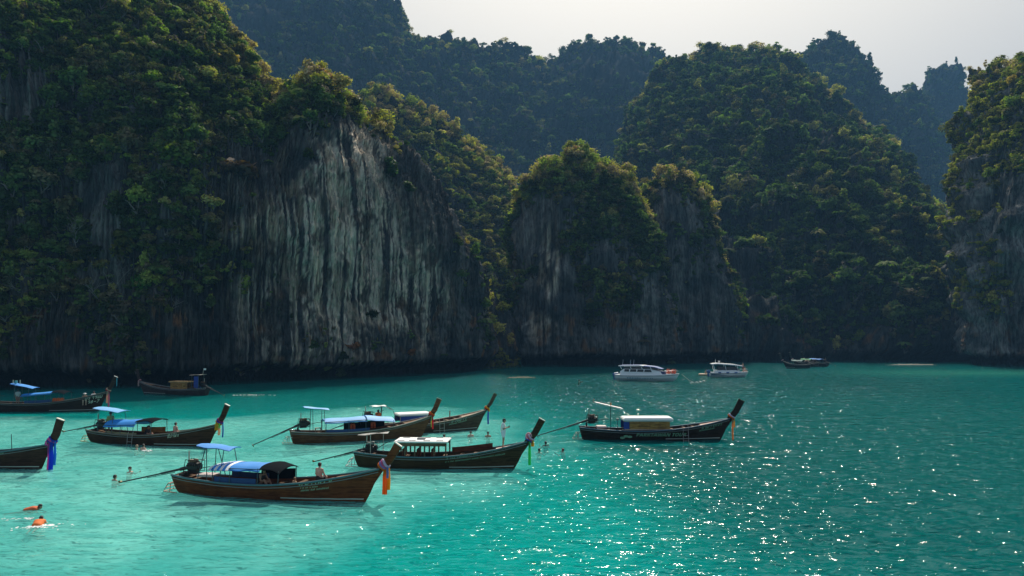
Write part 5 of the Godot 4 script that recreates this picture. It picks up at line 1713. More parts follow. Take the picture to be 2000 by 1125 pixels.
func build_people() -> void:
	var tan_ := Color(0.40, 0.22, 0.14)
	var fair := Color(0.60, 0.36, 0.27)
	var black := Color(0.02, 0.02, 0.022)
	var orange := Color(0.85, 0.17, 0.03)
	var white := Color(0.78, 0.77, 0.76)
	var y := func(key: String) -> float: return boats[key].node.rotation.y
	# aboard
	var ph := person("man in white shirt and shorts standing on the bow, looking at his phone", "phone", on_boat("white", 9.05, 1.25, 0.0), y.call("white") + PI * 0.5, {"shirt": white, "shorts": Color(0.74, 0.74, 0.80), "skin": tan_, "size": 1.03})
	var s := Shape.new()
	s.box(Vector3(0, 1.28, 0.37), Vector3(0.075, 0.15, 0.012), Basis(Vector3.RIGHT, -0.7), 0.004)
	var phone := obj("phone", s, mat("phone_black", black, 0.3))
	phone.transform = ph.transform
	tag(phone, "dark phone held by the man in white on the bow", "phone")
	person("shirtless man sitting on the nearest boat's bow with his back turned", "sit", on_boat("near", 7.75, 0.86, -0.2), y.call("near") + PI - 0.2, {"shorts": black, "skin": fair})
	person("dark-haired woman sitting under the front of the nearest boat's awning", "sit_down", on_boat("near", 4.85, 0.62, 0.35), y.call("near") + PI * 0.5 - 0.25, {"swimsuit": black, "long": true, "skin": Color(0.36, 0.20, 0.13)})
	person("small child with light brown hair peeping over the nearest boat's rail", "sit", on_boat("near", 6.55, 0.42, 0.1), y.call("near") + 2.6, {"shirt": Color(0.5, 0.32, 0.18), "hair": Color(0.20, 0.11, 0.05), "size": 0.68})
	person("woman with long brown hair in a teal swimsuit at the left edge", "camera", on_boat("left", 7.85, 0.36, 0.1), y.call("left") + 1.2, {"swimsuit": Color(0.02, 0.28, 0.36), "long": true, "hair": Color(0.16, 0.07, 0.035), "skin": Color(0.46, 0.26, 0.19)})
	person("boatman in green shirt, maroon shorts and dark hat standing under a small canopy", "stand", on_boat("ladder", 1.65, 0.52, 0.1), y.call("ladder") + 1.0, {"shirt": Color(0.24, 0.27, 0.10), "shorts": Color(0.22, 0.015, 0.03), "hat": Color(0.03, 0.03, 0.035), "skin": Color(0.25, 0.13, 0.08), "size": 1.02})
	person("shirtless passenger sitting near the bow behind the yellow garland", "sit", on_boat("ladder", 7.0, 0.72, -0.2), y.call("ladder") + PI - 0.4, {"shorts": Color(0.35, 0.04, 0.05), "skin": fair})
	person("passenger in dark clothes sitting under the black front awning beside the ladder", "sit_down", on_boat("ladder", 4.75, 0.50, 0.1), y.call("ladder") + 1.8, {"shirt": black, "shorts": black, "skin": tan_})
	person("person in an orange life vest sitting beside the engine behind the long awning", "sit", on_boat("orange", 1.6, 1.10, 0.0), y.call("orange") + 2.4, {"vest": orange, "shorts": black, "skin": tan_})
	person("boatman in grey shirt standing by the engine of the far left boat", "stand", on_boat("far_left", 3.55, 0.62, 0.35), y.call("far_left") + PI, {"shirt": Color(0.34, 0.35, 0.36), "shorts": Color(0.20, 0.10, 0.09), "skin": Color(0.22, 0.12, 0.08)})
	person("passenger with a white cap on the bow of the far left boat", "sit", on_boat("far_left", 10.25, 0.98, 0.2), y.call("far_left") + 0.4, {"hat": white, "shirt": Color(0.30, 0.16, 0.10), "skin": fair})
	person("passenger in white shirt nearest the prow of the far left boat", "sit", on_boat("far_left", 11.05, 1.14, 0.0), y.call("far_left") + PI, {"shirt": white, "skin": fair})
	# in the water
	var bathe := "bathers in the lagoon"
	var on := func(px: float, py: float, up := 0.0) -> Vector3: return on_water(px, py) + Vector3.UP * up
	person("dark-haired bather beside the end of the nearest boat's tail shaft", "wade", on.call(223, 938, -0.22), 2.6, {"skin": Color(0.40, 0.22, 0.14), "group": bathe})
	person("swimmer with only the head above water, farther out past the tail shaft", "swim", on.call(253, 922, 0.06), 1.3, {"skin": fair, "group": bathe})
	person("pale bather stooping in the water left of the ladder", "wade", on.call(266, 877, -0.22), 2.2, {"skin": fair, "hair": Color(0.35, 0.22, 0.14), "group": bathe})
	person("dark-haired bather with a bare back in the water at the ladder", "wade", on.call(279, 879, -0.1), 2.9, {"skin": fair, "group": bathe})
	person("bather standing chest-deep just beyond the thin orange-ribboned prow, left of two", "wade", on.call(919, 853, -0.08), 0.4, {"skin": fair, "group": bathe})
	person("bather standing chest-deep right of two, behind the man in white", "wade", on.call(953, 854, -0.08), 0.2, {"skin": tan_, "group": bathe})
	person("swimmer in dark top right of the green sash, farthest of the group", "swim", on.call(1066, 870, 0.04), 3.4, {"skin": tan_, "shirt": black, "group": bathe})
	person("swimmer with dark hair close beside the green sash", "swim", on.call(1053, 883, 0.0), 2.6, {"skin": tan_, "group": bathe})
	person("swimmer with reddish face, rightmost of the group past the green sash", "swim", on.call(1100, 883, 0.0), 4.0, {"skin": Color(0.55, 0.22, 0.18), "hair": Color(0.16, 0.05, 0.04), "group": bathe})
	person("snorkeller in an orange life vest swimming flat at lower left", "prone", on.call(68, 995, -0.03), 1.9, {"vest": Color(0.62, 0.13, 0.04), "size": 0.9, "skin": Color(0.36, 0.2, 0.13), "group": bathe})
	person("swimmer in a bright orange life vest kicking up white foam", "prone", on.call(77, 1022, 0.0), 3.4, {"vest": Color(0.75, 0.17, 0.03), "size": 0.92, "skin": fair, "group": bathe})
	person("lone distant swimmer in the dark water left of the large speedboat", "swim", on.call(1131, 746, 0.1), 1.2, {"skin": fair, "group": bathe})
	person("bather with a dark cap beside the far boat's ladder behind the white roof", "swim", on.call(867, 856, 0.05), 2.0, {"skin": tan_, "group": bathe})

# ------------------------------------------------------------------ motor boats
func motor_hull(L: float, beam: float, deck: float, bow: float) -> Array:
	var rows := []
	for j in 8:
		var row := []
		for i in 25:
			var t := i / 24.0
			var w := beam * (1.0 if t < 0.5 else sqrt(maxf(1.0 - pow((t - 0.5) / 0.5, 2.4), 0.0)) * 0.98 + 0.02)
			var top := deck + (bow - deck) * pow(t, 2.2)
			var k: float = [0.0, 0.3, 0.55, 0.62, 0.8, 0.86, 0.97, 1.0][j]
			var wide: float = [0.05, 0.62, 0.86, 0.90, 0.96, 1.0, 1.0, 0.97][j]
			var low := -0.4 + 0.35 * pow(t, 5.0)
			row.append(Vector3(-L * 0.5 + t * L * lerpf(0.9, 1.0, pow(k, 0.6)), lerpf(low, top, k), w * wide))
		rows.append(row)
	return rows

func motorboat(called: String, label: String, stern_px: Vector2, bow_px: Vector2, style: int) -> Dictionary:
	var a := on_water(stern_px.x, stern_px.y)
	var z := on_water(bow_px.x, bow_px.y)
	var d := z - a
	var L := d.length()
	var o := thing(called, label, "boat", (a + z) * 0.5, atan2(-d.z, d.x), "speedboats near the far cliffs")
	var white := mat("gelcoat", Color(0.86, 0.87, 0.88), 0.3)
	var glass := mat("tinted_glass", Color(0.015, 0.02, 0.022), 0.08)
	var blue := mat("canvas_blue", Color(0.03, 0.10, 0.32), 0.6)
	var beam := 1.55 if style == 0 else 1.35
	var deck := 1.0 if style == 0 else 0.85
	var bow := 1.35 if style == 0 else 1.0
	var s := Shape.new()
	var half := motor_hull(L, beam, deck, bow)
	var other := []
	for row in half:
		var r := []
		for p in row: r.append(Vector3(p.x, p.y, -p.z))
		other.append(r)
	s.sheet(half, false, false)
	s.sheet(other, false, true)
	var tr := []
	for row in half: tr.append(row[0])
	for k in range(other.size() - 1, -1, -1): tr.append(other[k][0])
	s.cap(tr)
	obj("hull", s, white, o)
	s = Shape.new()
	var mid := []
	for p in half[-1]: mid.append(Vector3(p.x, p.y - 0.04 + 0.05, 0))
	var hi := []
	for p in half[-1]: hi.append(Vector3(p.x, p.y - 0.04, p.z))
	var ho := []
	for p in other[-1]: ho.append(Vector3(p.x, p.y - 0.04, p.z))
	s.sheet([ho, mid, hi], false, true)
	obj("deck", s, white, o)
	for side in [-1.0, 1.0]:
		s = Shape.new()
		var pts := []
		for p in half[5]: pts.append(Vector3(p.x, p.y, (p.z + 0.01) * side))
		s.tube(pts, 0.035, 5)
		obj("rub_rail", s, mat("rail_grey", Color(0.30, 0.33, 0.36), 0.5), o)
	# lettering-like marks and colour on the side are added by the caller
	return {"node": o, "L": L, "half": half, "white": white, "glass": glass, "blue": blue, "beam": beam, "deck": deck}

func loft(o: Node, called: String, secs: Array, m: Material) -> void:      # secs: [x, y0, y1, half width low, half width high]
	var s := Shape.new()
	var rows := []
	for q in secs:
		rows.append([Vector3(q[0], q[1], q[3]), Vector3(q[0], lerpf(q[1], q[2], 0.85), lerpf(q[3], q[4], 0.85)), Vector3(q[0], q[2], q[4] * 0.9), Vector3(q[0], q[2], -q[4] * 0.9), Vector3(q[0], lerpf(q[1], q[2], 0.85), -lerpf(q[3], q[4], 0.85)), Vector3(q[0], q[1], -q[3])])
	for i in rows.size() - 1:
		for k in 6:
			var k2 := (k + 1) % 6
			s.quad(rows[i][k], rows[i + 1][k], rows[i + 1][k2], rows[i][k2])
	s.cap(rows[0])
	s.cap(rows[-1], true)
	obj(called, s, m, o)

func outboard(o: Node, x: float, z: float, m: Material) -> void:
	var s := Shape.new()
	s.box(Vector3(x, 1.0, z), Vector3(0.62, 0.5, 0.36), Basis(Vector3(0, 0, 1), 0.25), 0.1)
	s.box(Vector3(x - 0.05, 0.45, z), Vector3(0.26, 0.9, 0.16), Basis(Vector3(0, 0, 1), 0.12), 0.04)
	s.box(Vector3(x + 0.3, 0.7, z), Vector3(0.3, 0.2, 0.22), Basis.IDENTITY, 0.03)
	obj("outboard_engine", s, m, o)

func rail_of(o: Node, pts: Array, h: float) -> void:
	var s := Shape.new()
	var top := []
	for p in pts:
		top.append(p + Vector3.UP * h)
		s.tube([p, p + Vector3.UP * h], 0.018, 5)
	s.tube(top, 0.022, 5)
	obj("bow_rail", s, mat("steel", Color(0.55, 0.56, 0.57), 0.25, 0.9), o)

func build_motorboats() -> void:
	var b := motorboat("speedboat", "large white speedboat with a blue roof, dark windows and orange-vested people on its bow", Vector2(1206, 741.5), Vector2(1327, 745), 0)
	var o: Node3D = b.node
	var L: float = b.L
	var h := L * 0.5
	loft(o, "cabin", [[-h + 0.9, 0.95, 1.55, 1.35, 1.2], [-h + 1.5, 0.95, 2.0, 1.35, 1.2], [-h + 6.2, 1.0, 2.05, 1.3, 1.15], [-h + 8.0, 1.1, 1.7, 1.1, 0.95], [-h + 8.9, 1.15, 1.3, 0.8, 0.6]], b.white)
	for side in [-1.0, 1.0]:
		for q in [[1.7, 2.6, 0.0], [2.75, 3.9, 0.0], [4.05, 5.2, 0.0], [5.35, 6.7, 0.12]]:
			var s := Shape.new()
			var c := [Vector3(-h + q[0], 1.55, 1.315 * side), Vector3(-h + q[0] + 0.1, 1.97, 1.25 * side), Vector3(-h + q[1] - q[2] * 2.0, 1.97, 1.25 * side), Vector3(-h + q[1], 1.55, 1.315 * side)]
			if side > 0: s.quad(c[0], c[1], c[2], c[3])
			else: s.quad(c[3], c[2], c[1], c[0])
			obj("window", s, b.glass, o)
		for x in [1.2, 3.0, 5.0, 6.6]: 
			var s := Shape.new()
			s.tube([Vector3(-h + x, 1.95, 1.15 * side), Vector3(-h + x - 0.25, 2.42, 1.1 * side)], 0.06, 6)
			obj("roof_post", s, b.white, o)
	loft(o, "upper_window", [[-h + 1.6, 2.05, 2.40, 1.05, 1.0], [-h + 6.6, 2.06, 2.38, 1.05, 1.0], [-h + 7.6, 1.86, 2.2, 0.95, 0.8]], b.glass)
	loft(o, "roof", [[-h + 0.6, 2.44, 2.58, 1.2, 1.15], [-h + 4.6, 2.52, 2.70, 1.25, 1.15], [-h + 5.2, 2.5, 2.66, 1.25, 1.1]], b.white)
	loft(o, "roof_canvas", [[-h + 5.203, 2.48, 2.64, 1.24, 1.1], [-h + 7.0, 2.36, 2.5, 1.15, 1.0], [-h + 8.3, 2.05, 2.12, 0.95, 0.8]], b.blue)
	loft(o, "roof_edge", [[-h + 0.75, 2.585, 2.63, 1.1, 1.05], [-h + 4.5, 2.705, 2.74, 1.1, 1.05]], b.blue)
	for z in [-0.7, 0.0, 0.7]: outboard(o, -h - 0.35, z, mat("engine_blue", Color(0.04, 0.12, 0.30), 0.3))
	var s := Shape.new()
	s.box(Vector3(-h + 8.55, 1.45, 0.55), Vector3(0.8, 0.5, 0.7), Basis.IDENTITY, 0.05)
	obj("locker", s, mat("locker_blue", Color(0.02, 0.04, 0.14), 0.5), o)
	for x in [1.1, 2.5, 3.1]:
		s = Shape.new()
		s.tube([Vector3(-h + x, 2.6, 0.3), Vector3(-h + x + 0.1, 3.6, 0.35)], 0.022, 5)
		obj("antenna", s, b.white, o)
	s = Shape.new()
	for k in 16:
		var w := rng.randf_range(0.12, 0.3)
		var x := 2.3 + k * 0.30
		s.quad(Vector3(-h + x, 0.34, 1.545), Vector3(-h + x, 0.58, 1.575), Vector3(-h + x + w * 0.8, 0.58, 1.575), Vector3(-h + x + w * 0.8, 0.34, 1.545))
	tag(obj("lettering", s, mat("faded_blue", Color(0.22, 0.40, 0.46), 0.5), o), "", "", "", "stuff")
	rail_of(o, [Vector3(-h + 8.9, 1.22, 1.05), Vector3(-h + 10.0, 1.27, 0.7), Vector3(-h + 10.9, 1.32, 0.2), Vector3(-h + 10.9, 1.32, -0.2), Vector3(-h + 10.0, 1.27, -0.7), Vector3(-h + 8.9, 1.22, -1.05)], 0.55)
	var vest := Color(0.80, 0.14, 0.06)
	var k := 0
	for q in [[-h + 9.0, -0.5, 0.3, "leftmost of the four orange-vested passengers seated on the large speedboat's bow"], [-h + 9.5, 0.25, 1.2, "second from left of the four orange-vested passengers on the large speedboat's bow"], [-h + 9.9, -0.25, 2.2, "third from left of the four orange-vested passengers on the large speedboat's bow"], [-h + 10.4, 0.1, 3.2, "rightmost of the four orange-vested passengers on the large speedboat's bow"]]:
		person(q[3], "sit", o.transform * Vector3(q[0], 1.32, q[1]), q[2], {"vest": vest, "skin": Color(0.45, 0.2, 0.14), "group": "passengers in orange vests on the speedboat"})
		k += 1

	b = motorboat("speedboat", "smaller white speedboat with a white roof and blue fenders", Vector2(1387, 735.5), Vector2(1462, 736), 1)
	o = b.node
	L = b.L
	h = L * 0.5
	loft(o, "cabin", [[-h + 0.8, 0.8, 1.25, 1.15, 1.1], [-h + 4.6, 0.85, 1.3, 1.1, 1.05], [-h + 5.6, 0.9, 1.1, 0.9, 0.8]], b.white)
	loft(o, "window", [[-h + 1.3, 1.303, 1.95, 1.02, 0.95], [-h + 4.4, 1.303, 1.95, 1.0, 0.92], [-h + 5.3, 1.2, 1.6, 0.85, 0.7]], b.glass)
	loft(o, "roof", [[-h + 0.1, 2.36, 2.5, 1.1, 1.0], [-h + 1.2, 2.42, 2.62, 1.2, 1.1], [-h + 4.4, 2.2, 2.4, 1.2, 1.05], [-h + 6.0, 2.0, 2.1, 1.0, 0.85]], b.white)
	for side in [-1.0, 1.0]:
		for x in [0.5, 2.6, 4.8]:
			s = Shape.new()
			s.tube([Vector3(-h + x + 0.3, 1.1, 1.08 * side), Vector3(-h + x, 2.38, 1.0 * side)], 0.05, 6)
			obj("roof_post", s, b.white, o)
		for x in [1.6, 3.1, 4.6]:
			s = Shape.new()
			s.tube([Vector3(-h + x - 0.25, 0.84, 1.42 * side), Vector3(-h + x + 0.25, 0.84, 1.42 * side)], 0.11, 8)
			obj("fender", s, b.blue, o)
		s = Shape.new()
		var rows := [[], []]
		for i in 12:
			for j in 2:
				var u := lerpf(0.0, 0.42, i / 11.0)
				var ii := u * 24.0
				var lowp: Vector3 = b.half[2][int(ii)].lerp(b.half[2][int(ii) + 1], ii - int(ii))
				var top: Vector3 = b.half[4][int(ii)].lerp(b.half[4][int(ii) + 1], ii - int(ii))
				var p := lowp.lerp(top, lerpf(0.05, 0.95 - 0.8 * pow(i / 11.0, 1.6), j))
				rows[j].append(Vector3(p.x, p.y, (p.z + 0.02) * side))
		s.sheet(rows, false, side < 0)
		obj("hull_flash", s, mat("flash_navy", Color(0.05, 0.10, 0.16), 0.4), o)
	for z in [-0.4, 0.4]: outboard(o, -h - 0.3, z, mat("engine_blue", Color.WHITE))
	s = Shape.new()
	s.tube([Vector3(-h + 1.0, 2.55, 0.2), Vector3(-h + 1.0, 3.3, 0.2)], 0.03, 5)
	s.tube([Vector3(-h + 1.7, 2.6, 0.0), Vector3(-h + 1.7, 3.0, 0.0)], 0.06, 6)
	s.tube([Vector3(-h + 1.5, 2.95, 0.0), Vector3(-h + 1.9, 2.95, 0.0)], 0.05, 6)
	obj("antenna", s, b.white, o)
	rail_of(o, [Vector3(-h + 5.4, 0.94, 1.0), Vector3(-h + 6.4, 0.97, 0.6), Vector3(-h + 7.0, 1.0, 0.15), Vector3(-h + 7.0, 1.0, -0.15), Vector3(-h + 6.4, 0.97, -0.6), Vector3(-h + 5.4, 0.94, -1.0)], 0.5)
	person("tanned crewman standing on the bow of the smaller speedboat", "stand", o.transform * Vector3(-h + 6.1, 0.95, 0.2), 0.6, {"shorts": Color(0.3, 0.1, 0.1), "skin": Color(0.45, 0.24, 0.16)})
	person("second person seated on the bow of the smaller speedboat", "sit", o.transform * Vector3(-h + 6.5, 0.98, -0.3), 1.6, {"shirt": Color(0.6, 0.4, 0.32), "skin": Color(0.45, 0.24, 0.16)})

# ------------------------------------------------------------------ single trees, floats, foam
func find_spot(name_: String, px: float, py: float) -> Vector3:
	var q: Dictionary = surfaces[name_]
	var P: PackedVector3Array = q.P
	var best := 1e9
	var at := Vector3.ZERO
	var d := ray(px, py).normalized()
	for j in range(0, q.front, 2):
		for i in range(0, q.nu, 2):
			var v := P[j * q.nu + i] - EYE
			var t := v.dot(d)
			if t < 1.0: continue
			var off := (v - d * t).length() / t * 1500.0 + t * 0.05
			if off < best:
				best = off
				at = P[j * q.nu + i]
	return at

func build_trees() -> void:
	var bright := Color(0.10, 0.17, 0.03)
	var dark := Color(0.035, 0.06, 0.02)
	var gold := Color(0.55, 0.45, 0.13)
	var pink := Color(0.58, 0.38, 0.28)
	var rust := Color(0.30, 0.13, 0.05)
	var lime := Color(0.42, 0.44, 0.08)
	var teal := Color(0.05, 0.15, 0.07)
	var list := [
		["headland_cliff", 345, 330, 3.6, bright, 0, "bright green spreading tree standing out on the dark headland slope"],
		["headland_cliff", 100, 255, 2.8, bright, 1, "bright green bushy tree high on the headland at far left"],
		["headland_cliff", 240, 505, 3.0, Color(0.12, 0.13, 0.025), 2, "olive drooping tree low on the headland left of the pale face"],
		["headland_cliff", 275, 565, 2.2, Color(0.07, 0.20, 0.03), 0, "vivid green small tree just above the shore left of the pale face"],
		["headland_cliff", 25, 520, 2.2, Color(0.14, 0.17, 0.03), 3, "yellow-green tree at the far left edge above the blue-awninged boat"],
		["headland_cliff", 595, 172, 3.4, gold, 1, "golden round tree on the very top of the headland's knoll"],
		["headland_cliff", 645, 165, 2.6, pink, 0, "pale pinkish tree beside the golden one on the headland's knoll"],
		["headland_cliff", 690, 205, 2.8, dark, 1, "round dark green tree just right of the headland's knoll"],
		["headland_cliff", 735, 235, 2.2, gold, 3, "golden bush on the skyline right of the headland's knoll"],
		["headland_cliff", 765, 345, 2.6, Color(0.04, 0.10, 0.03), 2, "dark green bush hanging on the upper right of the pale face"],
		["headland_cliff", 800, 372, 2.2, Color(0.05, 0.11, 0.03), 4, "green bush below and right of the dark hanging bush on the rock"],
		["headland_cliff", 605, 310, 1.8, Color(0.06, 0.10, 0.02), 4, "small green bush at the upper left corner of the pale face"],
		["headland_cliff", 693, 690, 1.8, rust, 3, "rust-orange bush at the foot of the pale face"],
		["headland_cliff", 800, 700, 1.5, rust, 0, "rust-brown low bush near the right end of the headland's foot"],
		["headland_cliff", 728, 625, 1.5, dark, 0, "small dark bush at the lower edge of the pale streaks"],
		["headland_cliff", 470, 360, 3.6, Color(0.15, 0.10, 0.075), 3, "greyish brown half-bare tree on the slope left of the pale face"],
		["headland_cliff", 440, 130, 2.8, gold, 1, "golden tree on the descending crest of the headland"],
		["headland_cliff", 400, 60, 2.6, Color(0.20, 0.21, 0.06), 0, "yellow-green tree high on the headland's sunlit crest"],
		["hill_006", 915, 475, 1.6, gold, 1, "small golden tree topping the spur in the gap"],
		["hill_006", 950, 560, 2.0, lime, 0, "lime-green sunlit tree halfway down the gap's spur"],
		["hill_006", 985, 612, 2.4, lime, 1, "largest lime-green sunlit tree in the gap near the pinnacle"],
		["hill_006", 998, 675, 1.8, gold, 2, "yellow sunlit tree lowest in the gap by the water"],
		["rock_pinnacle", 1062, 332, 2.2, pink, 1, "pinkish flowering tree on the left shoulder of the middle pinnacle"],
		["rock_pinnacle", 1112, 300, 2.6, pink, 0, "pinkish tree on the summit of the middle pinnacle"],
		["rock_pinnacle", 1030, 400, 1.8, lime, 3, "sunlit lime-green bush on the left edge of the middle pinnacle"],
		["rock_pinnacle", 1225, 425, 2.0, Color(0.07, 0.16, 0.05), 1, "fresh green tree halfway up the middle pinnacle's right side"],
		["rock_pinnacle_001", 1310, 352, 2.2, lime, 0, "yellow-green crown on top of the narrow pinnacle"],
		["rock_pinnacle_001", 1370, 388, 1.8, gold, 3, "golden bush on the right shoulder of the narrow pinnacle"],
		["hill_004", 1722, 180, 5.0, dark, 3, "lone small tree on the skyline right of the blocky summit"],
		["hill_003", 1675, 235, 4.5, Color(0.24, 0.24, 0.09), 0, "sunlit pale green tree on the right mountain's descending ridge"],
		["hill_003", 1840, 500, 3.6, teal, 1, "bluish green tree at the dark valley beside the right cliff"],
		["hill_003", 1820, 620, 3.0, teal, 0, "bluish green tree above the shore left of the right cliff"],
		["cliff", 1905, 165, 2.6, dark, 3, "dark ragged tree on the top left corner of the right cliff"],
		["cliff", 1975, 175, 2.6, gold, 1, "golden tree on the upper face of the right cliff"],
		["cliff", 1930, 560, 2.0, lime, 3, "yellow-green bush low on the right cliff's face"],
	]
	var trunk_mesh := twiggy(1.0, 9, 0.055).mesh()
	var bark := mat("bark", Color(0.11, 0.09, 0.07), 0.9)
	for q in list:
		var p := find_spot(q[0], q[1], q[2])
		var big: float = q[3]
		var t := thing("tree", q[6], "tree", p - Vector3.UP * big * 0.25, rng.randf() * TAU, "single trees on the cliffs")
		var tr := obj("trunk", trunk_mesh, bark, t)
		tr.scale = Vector3.ONE * big * 1.1
		var m := StandardMaterial3D.new()
		m.resource_name = "tree_leaves"
		m.vertex_color_use_as_albedo = true
		m.albedo_color = lin(q[4].r, q[4].g, q[4].b)
		m.roughness = 0.6
		m.metallic_specular = 0.25
		m.backlight_enabled = true
		m.backlight = Color(0.95, 0.93, 0.42)
		var cr := obj("crown", crown_meshes[q[5]], m, t)
		cr.position = Vector3(0, big * 0.75, 0)
		cr.scale = Vector3(big, big * 0.9, big)
	var n := 0
	for q in [[60, 585, 5.0, "leafless grey tree low on the headland behind the far left boat"], [205, 600, 5.5, "wide leafless grey tree above the shore, left of the moving boat"], [150, 480, 4.5, "leafless grey tree higher up on the dark headland slope"], [320, 620, 4.0, "leafless grey tree above the moving boat's cabin"]]:
		var p := find_spot("headland_cliff", q[0], q[1])
		var t := thing("bare_tree", q[3], "tree", p - Vector3.UP * 0.8, rng.randf() * TAU, "leafless trees on the headland")
		var s := twiggy(q[2], 150, 0.10)
		obj("branches", s, mat("pale_bark", Color(0.22, 0.20, 0.18), 0.9), t)
		n += 1

func foam_patch(label: String, at: Vector3, along_: Vector3, count: int, spread: Vector2, size: float) -> void:
	var s := Shape.new()
	var d := along_.normalized()
	var e := Vector3(-d.z, 0, d.x)
	for k in count:
		var u := absf(rng.randfn()) * 0.6
		var p := at + d * u * spread.x + e * rng.randfn() * 0.4 * spread.y * (0.35 + u)
		p.y = wave(p.x, p.z) + 0.012
		var r := size * rng.randf_range(0.3, 1.2) * (1.2 - 0.5 * minf(u, 1.4))
		var ring := []
		var turn := rng.randf() * TAU
		for j in 7:
			var a := -TAU * j / 7.0 + turn
			ring.append(p + (d * cos(a) * 1.6 + e * sin(a)) * r * rng.randf_range(0.5, 1.1) + Vector3.UP * 0.0)
		var top := p + Vector3.UP * r * rng.randf_range(0.1, 0.5)
		for j in 7: s.tri(top, ring[j], ring[(j + 1) % 7])
	tag(obj("foam", s, mat("foam_white", Color(0.72, 0.76, 0.76), 0.6)), label, "foam", "", "stuff")

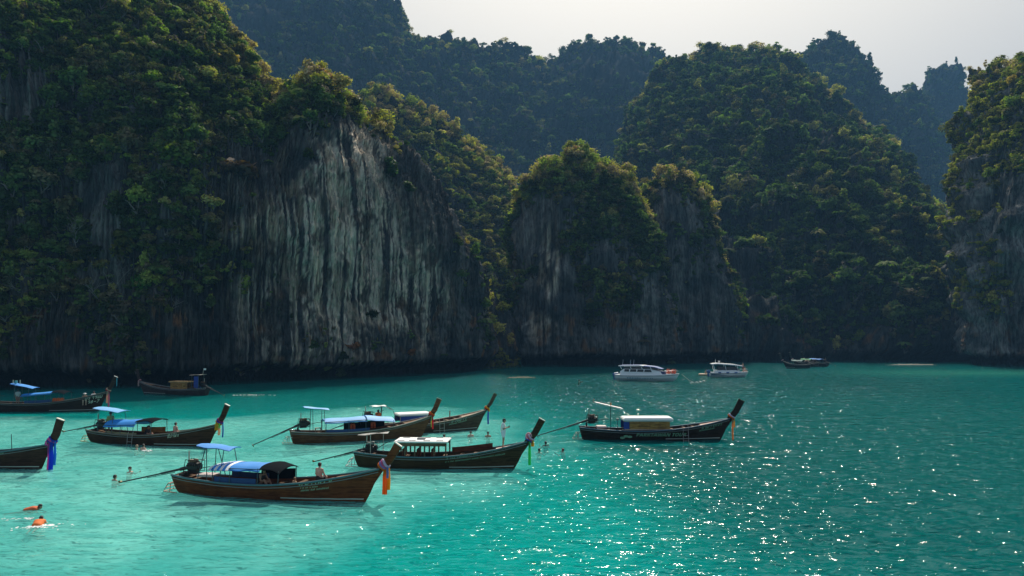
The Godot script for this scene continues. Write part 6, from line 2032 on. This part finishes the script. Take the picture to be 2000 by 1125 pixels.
func build_small() -> void:
	foam_patch("white foam kicked up behind the orange-vested swimmer", on_water(77, 1024), Vector3(0.5, 0, 1), 140, Vector2(0.9, 1.4), 0.07)
	foam_patch("white wake streaming to the left of the orange-vested swimmer", on_water(66, 1012), Vector3(-1, 0, 0.25), 45, Vector2(2.0, 0.6), 0.05)
	foam_patch("white wash behind the moving boat's propeller", on_water(455, 772), Vector3(1, 0, -0.1), 40, Vector2(5.0, 0.9), 0.12)
	foam_patch("splash at the bathers beside the ladder", on_water(278, 880), Vector3(1, 0, 0.1), 40, Vector2(0.9, 0.5), 0.07)
	# mooring rope with floats in front of the large speedboat
	var a := on_water(1332, 744) + Vector3.UP * 1.15
	var c := on_water(1362, 749)
	var e := on_water(1376, 746)
	var s := Shape.new()
	var pts := []
	for k in 11: pts.append(a.lerp(c, k / 10.0) - Vector3.UP * 0.25 * sin(PI * k / 10.0))
	for k in range(1, 5): pts.append(c.lerp(e, k / 4.0) + Vector3(0, 0.03, 0))
	s.tube(pts, 0.022, 5)
	tag(obj("mooring_rope", s, mat("rope_pale", Color(0.40, 0.38, 0.34), 0.9)), "pale mooring rope from the large speedboat's bow down to the floats", "rope")
	var n := 0
	for q in [[1352, 748, "leftmost"], [1361, 748, "second"], [1368, 747, "third"], [1375, 745, "rightmost"]]:
		s = Shape.new()
		s.ball(Vector3.ZERO, Vector3(0.24, 0.17, 0.2), 6, 10)
		s.tube([Vector3(-0.3, 0.02, 0), Vector3(0.3, 0.02, 0)], 0.05, 6)
		var o := obj("float", s, mat("float_white", Color(0.6, 0.6, 0.58), 0.6))
		o.position = on_water(q[0], q[1]) + Vector3.UP * 0.05
		tag(o, "%s of the four pale floats on the large speedboat's mooring rope" % q[2], "float", "mooring floats by the large speedboat")
	# small inflatable tender
	var t := thing("dinghy", "small pale dinghy lying between the two speedboats", "dinghy", on_water(1376, 733.5), 0.2)
	s = Shape.new()
	var ring := []
	for k in 17:
		var g := TAU * k / 16.0
		ring.append(Vector3(cos(g) * 1.1, 0.2, sin(g) * 0.55))
	s.tube(ring, 0.2, 8)
	obj("tube", s, mat("dinghy_tan", Color(0.50, 0.38, 0.25), 0.6), t)
	s = Shape.new()
	s.box(Vector3(0, 0.12, 0), Vector3(1.9, 0.08, 0.9), Basis.IDENTITY, 0.02)
	obj("floor", s, mat("dinghy_floor", Color(0.30, 0.28, 0.25), 0.7), t)
	s = Shape.new()
	s.box(Vector3(0.1, 0.36, 0), Vector3(0.25, 0.05, 1.0), Basis.IDENTITY, 0.01)
	obj("seat", s, mat("dinghy_floor", Color.WHITE), t)
	person("person in pale clothes sitting in the small dinghy", "sit_down", t.position + Vector3(0.15, 0.32, 0), 1.4, {"shirt": Color(0.5, 0.38, 0.28)})
	# orange life jackets and other loose things aboard
	n = 0
	for q in [["far_left", 7.25, 1.12, 0.4, "orange life jacket leftmost in the row on the far left boat"], ["far_left", 7.65, 1.13, 0.4, "orange life jacket in the middle of the row on the far left boat"], ["far_left", 8.05, 1.14, 0.4, "orange life jacket rightmost in the row on the far left boat"], ["left", 7.1, 0.98, 0.55, "orange life jacket lying at the left picture edge"], ["left", 6.75, 0.92, 0.4, "orange life jacket farthest left, half out of the picture"], ["long_awning", 4.6, 0.95, -0.5, "orange life jacket hanging under the long pale blue awning, left one"], ["long_awning", 6.2, 1.0, -0.45, "orange life jacket hanging under the long pale blue awning, right one"]]:
		var v := thing("life_jacket", q[4], "life jacket", on_boat(q[0], q[1], q[2], q[3]), boats[q[0]].node.rotation.y, "orange life jackets aboard the boats")
		s = Shape.new()
		s.box(Vector3(-0.11, 0, 0), Vector3(0.17, 0.34, 0.12), Basis.IDENTITY, 0.04)
		s.box(Vector3(0.11, 0, 0), Vector3(0.17, 0.34, 0.12), Basis.IDENTITY, 0.04)
		s.box(Vector3(0, 0.2, -0.04), Vector3(0.36, 0.16, 0.09), Basis.IDENTITY, 0.04)
		obj("foam_panels", s, mat("vest_orange", Color(0.85, 0.15, 0.03), 0.75), v)
		s = Shape.new()
		s.box(Vector3(0, -0.05, 0.065), Vector3(0.4, 0.035, 0.012), Basis.IDENTITY, 0.003)
		obj("strap", s, mat("strap_black", Color(0.02, 0.02, 0.02), 0.7), v)
		n += 1
	var bl := thing("barrel", "blue plastic barrel standing at the stern of the moving boat", "barrel", on_boat("moving", 1.5, 0.35, 0.1))
	s = Shape.new()
	s.tube([Vector3(0, 0, 0), Vector3(0, 0.06, 0), Vector3(0, 0.3, 0), Vector3(0, 0.33, 0), Vector3(0, 0.62, 0), Vector3(0, 0.65, 0), Vector3(0, 0.9, 0), Vector3(0, 0.95, 0)], [0.26, 0.29, 0.29, 0.305, 0.305, 0.29, 0.29, 0.25], 16)
	obj("drum", s, mat("barrel_blue", Color(0.012, 0.05, 0.24), 0.35), bl)
	s = Shape.new()
	s.tube([Vector3(0.1, 0.95, 0), Vector3(0.1, 0.99, 0)], 0.05, 10)
	obj("bung", s, mat("strap_black", Color.WHITE), bl)
	# sandy ledges at the far shore
	for q in [[1780, 712, 13.0, 0.9, Color(0.24, 0.22, 0.18), "pale sandy ledge at the far shore under the right mountain"], [1018, 737, 5.5, 1.0, Color(0.10, 0.085, 0.045), "low brown rock shelf at the foot of the gap by the pinnacle"]]:
		s = Shape.new()
		var at := on_water(q[0], q[1])
		var rows := []
		for j in 7:
			var row := []
			for i in 25:
				var u := i / 12.0 - 1.0
				var v := j / 3.0 - 1.0
				var r := u * u + v * v
				row.append(at + Vector3(u * q[2] * 0.5, 0.16 * (1.0 - r) - 0.05 + 0.12 * nz.get_noise_2d(u * 7.0 + q[0], v * 3.0), v * q[3]))
			rows.append(row)
		s.sheet(rows, false, false)
		tag(obj("sand_bar", s, mat("sand_%d" % int(q[0]), q[4], 0.95)), q[5], "", "", "structure")
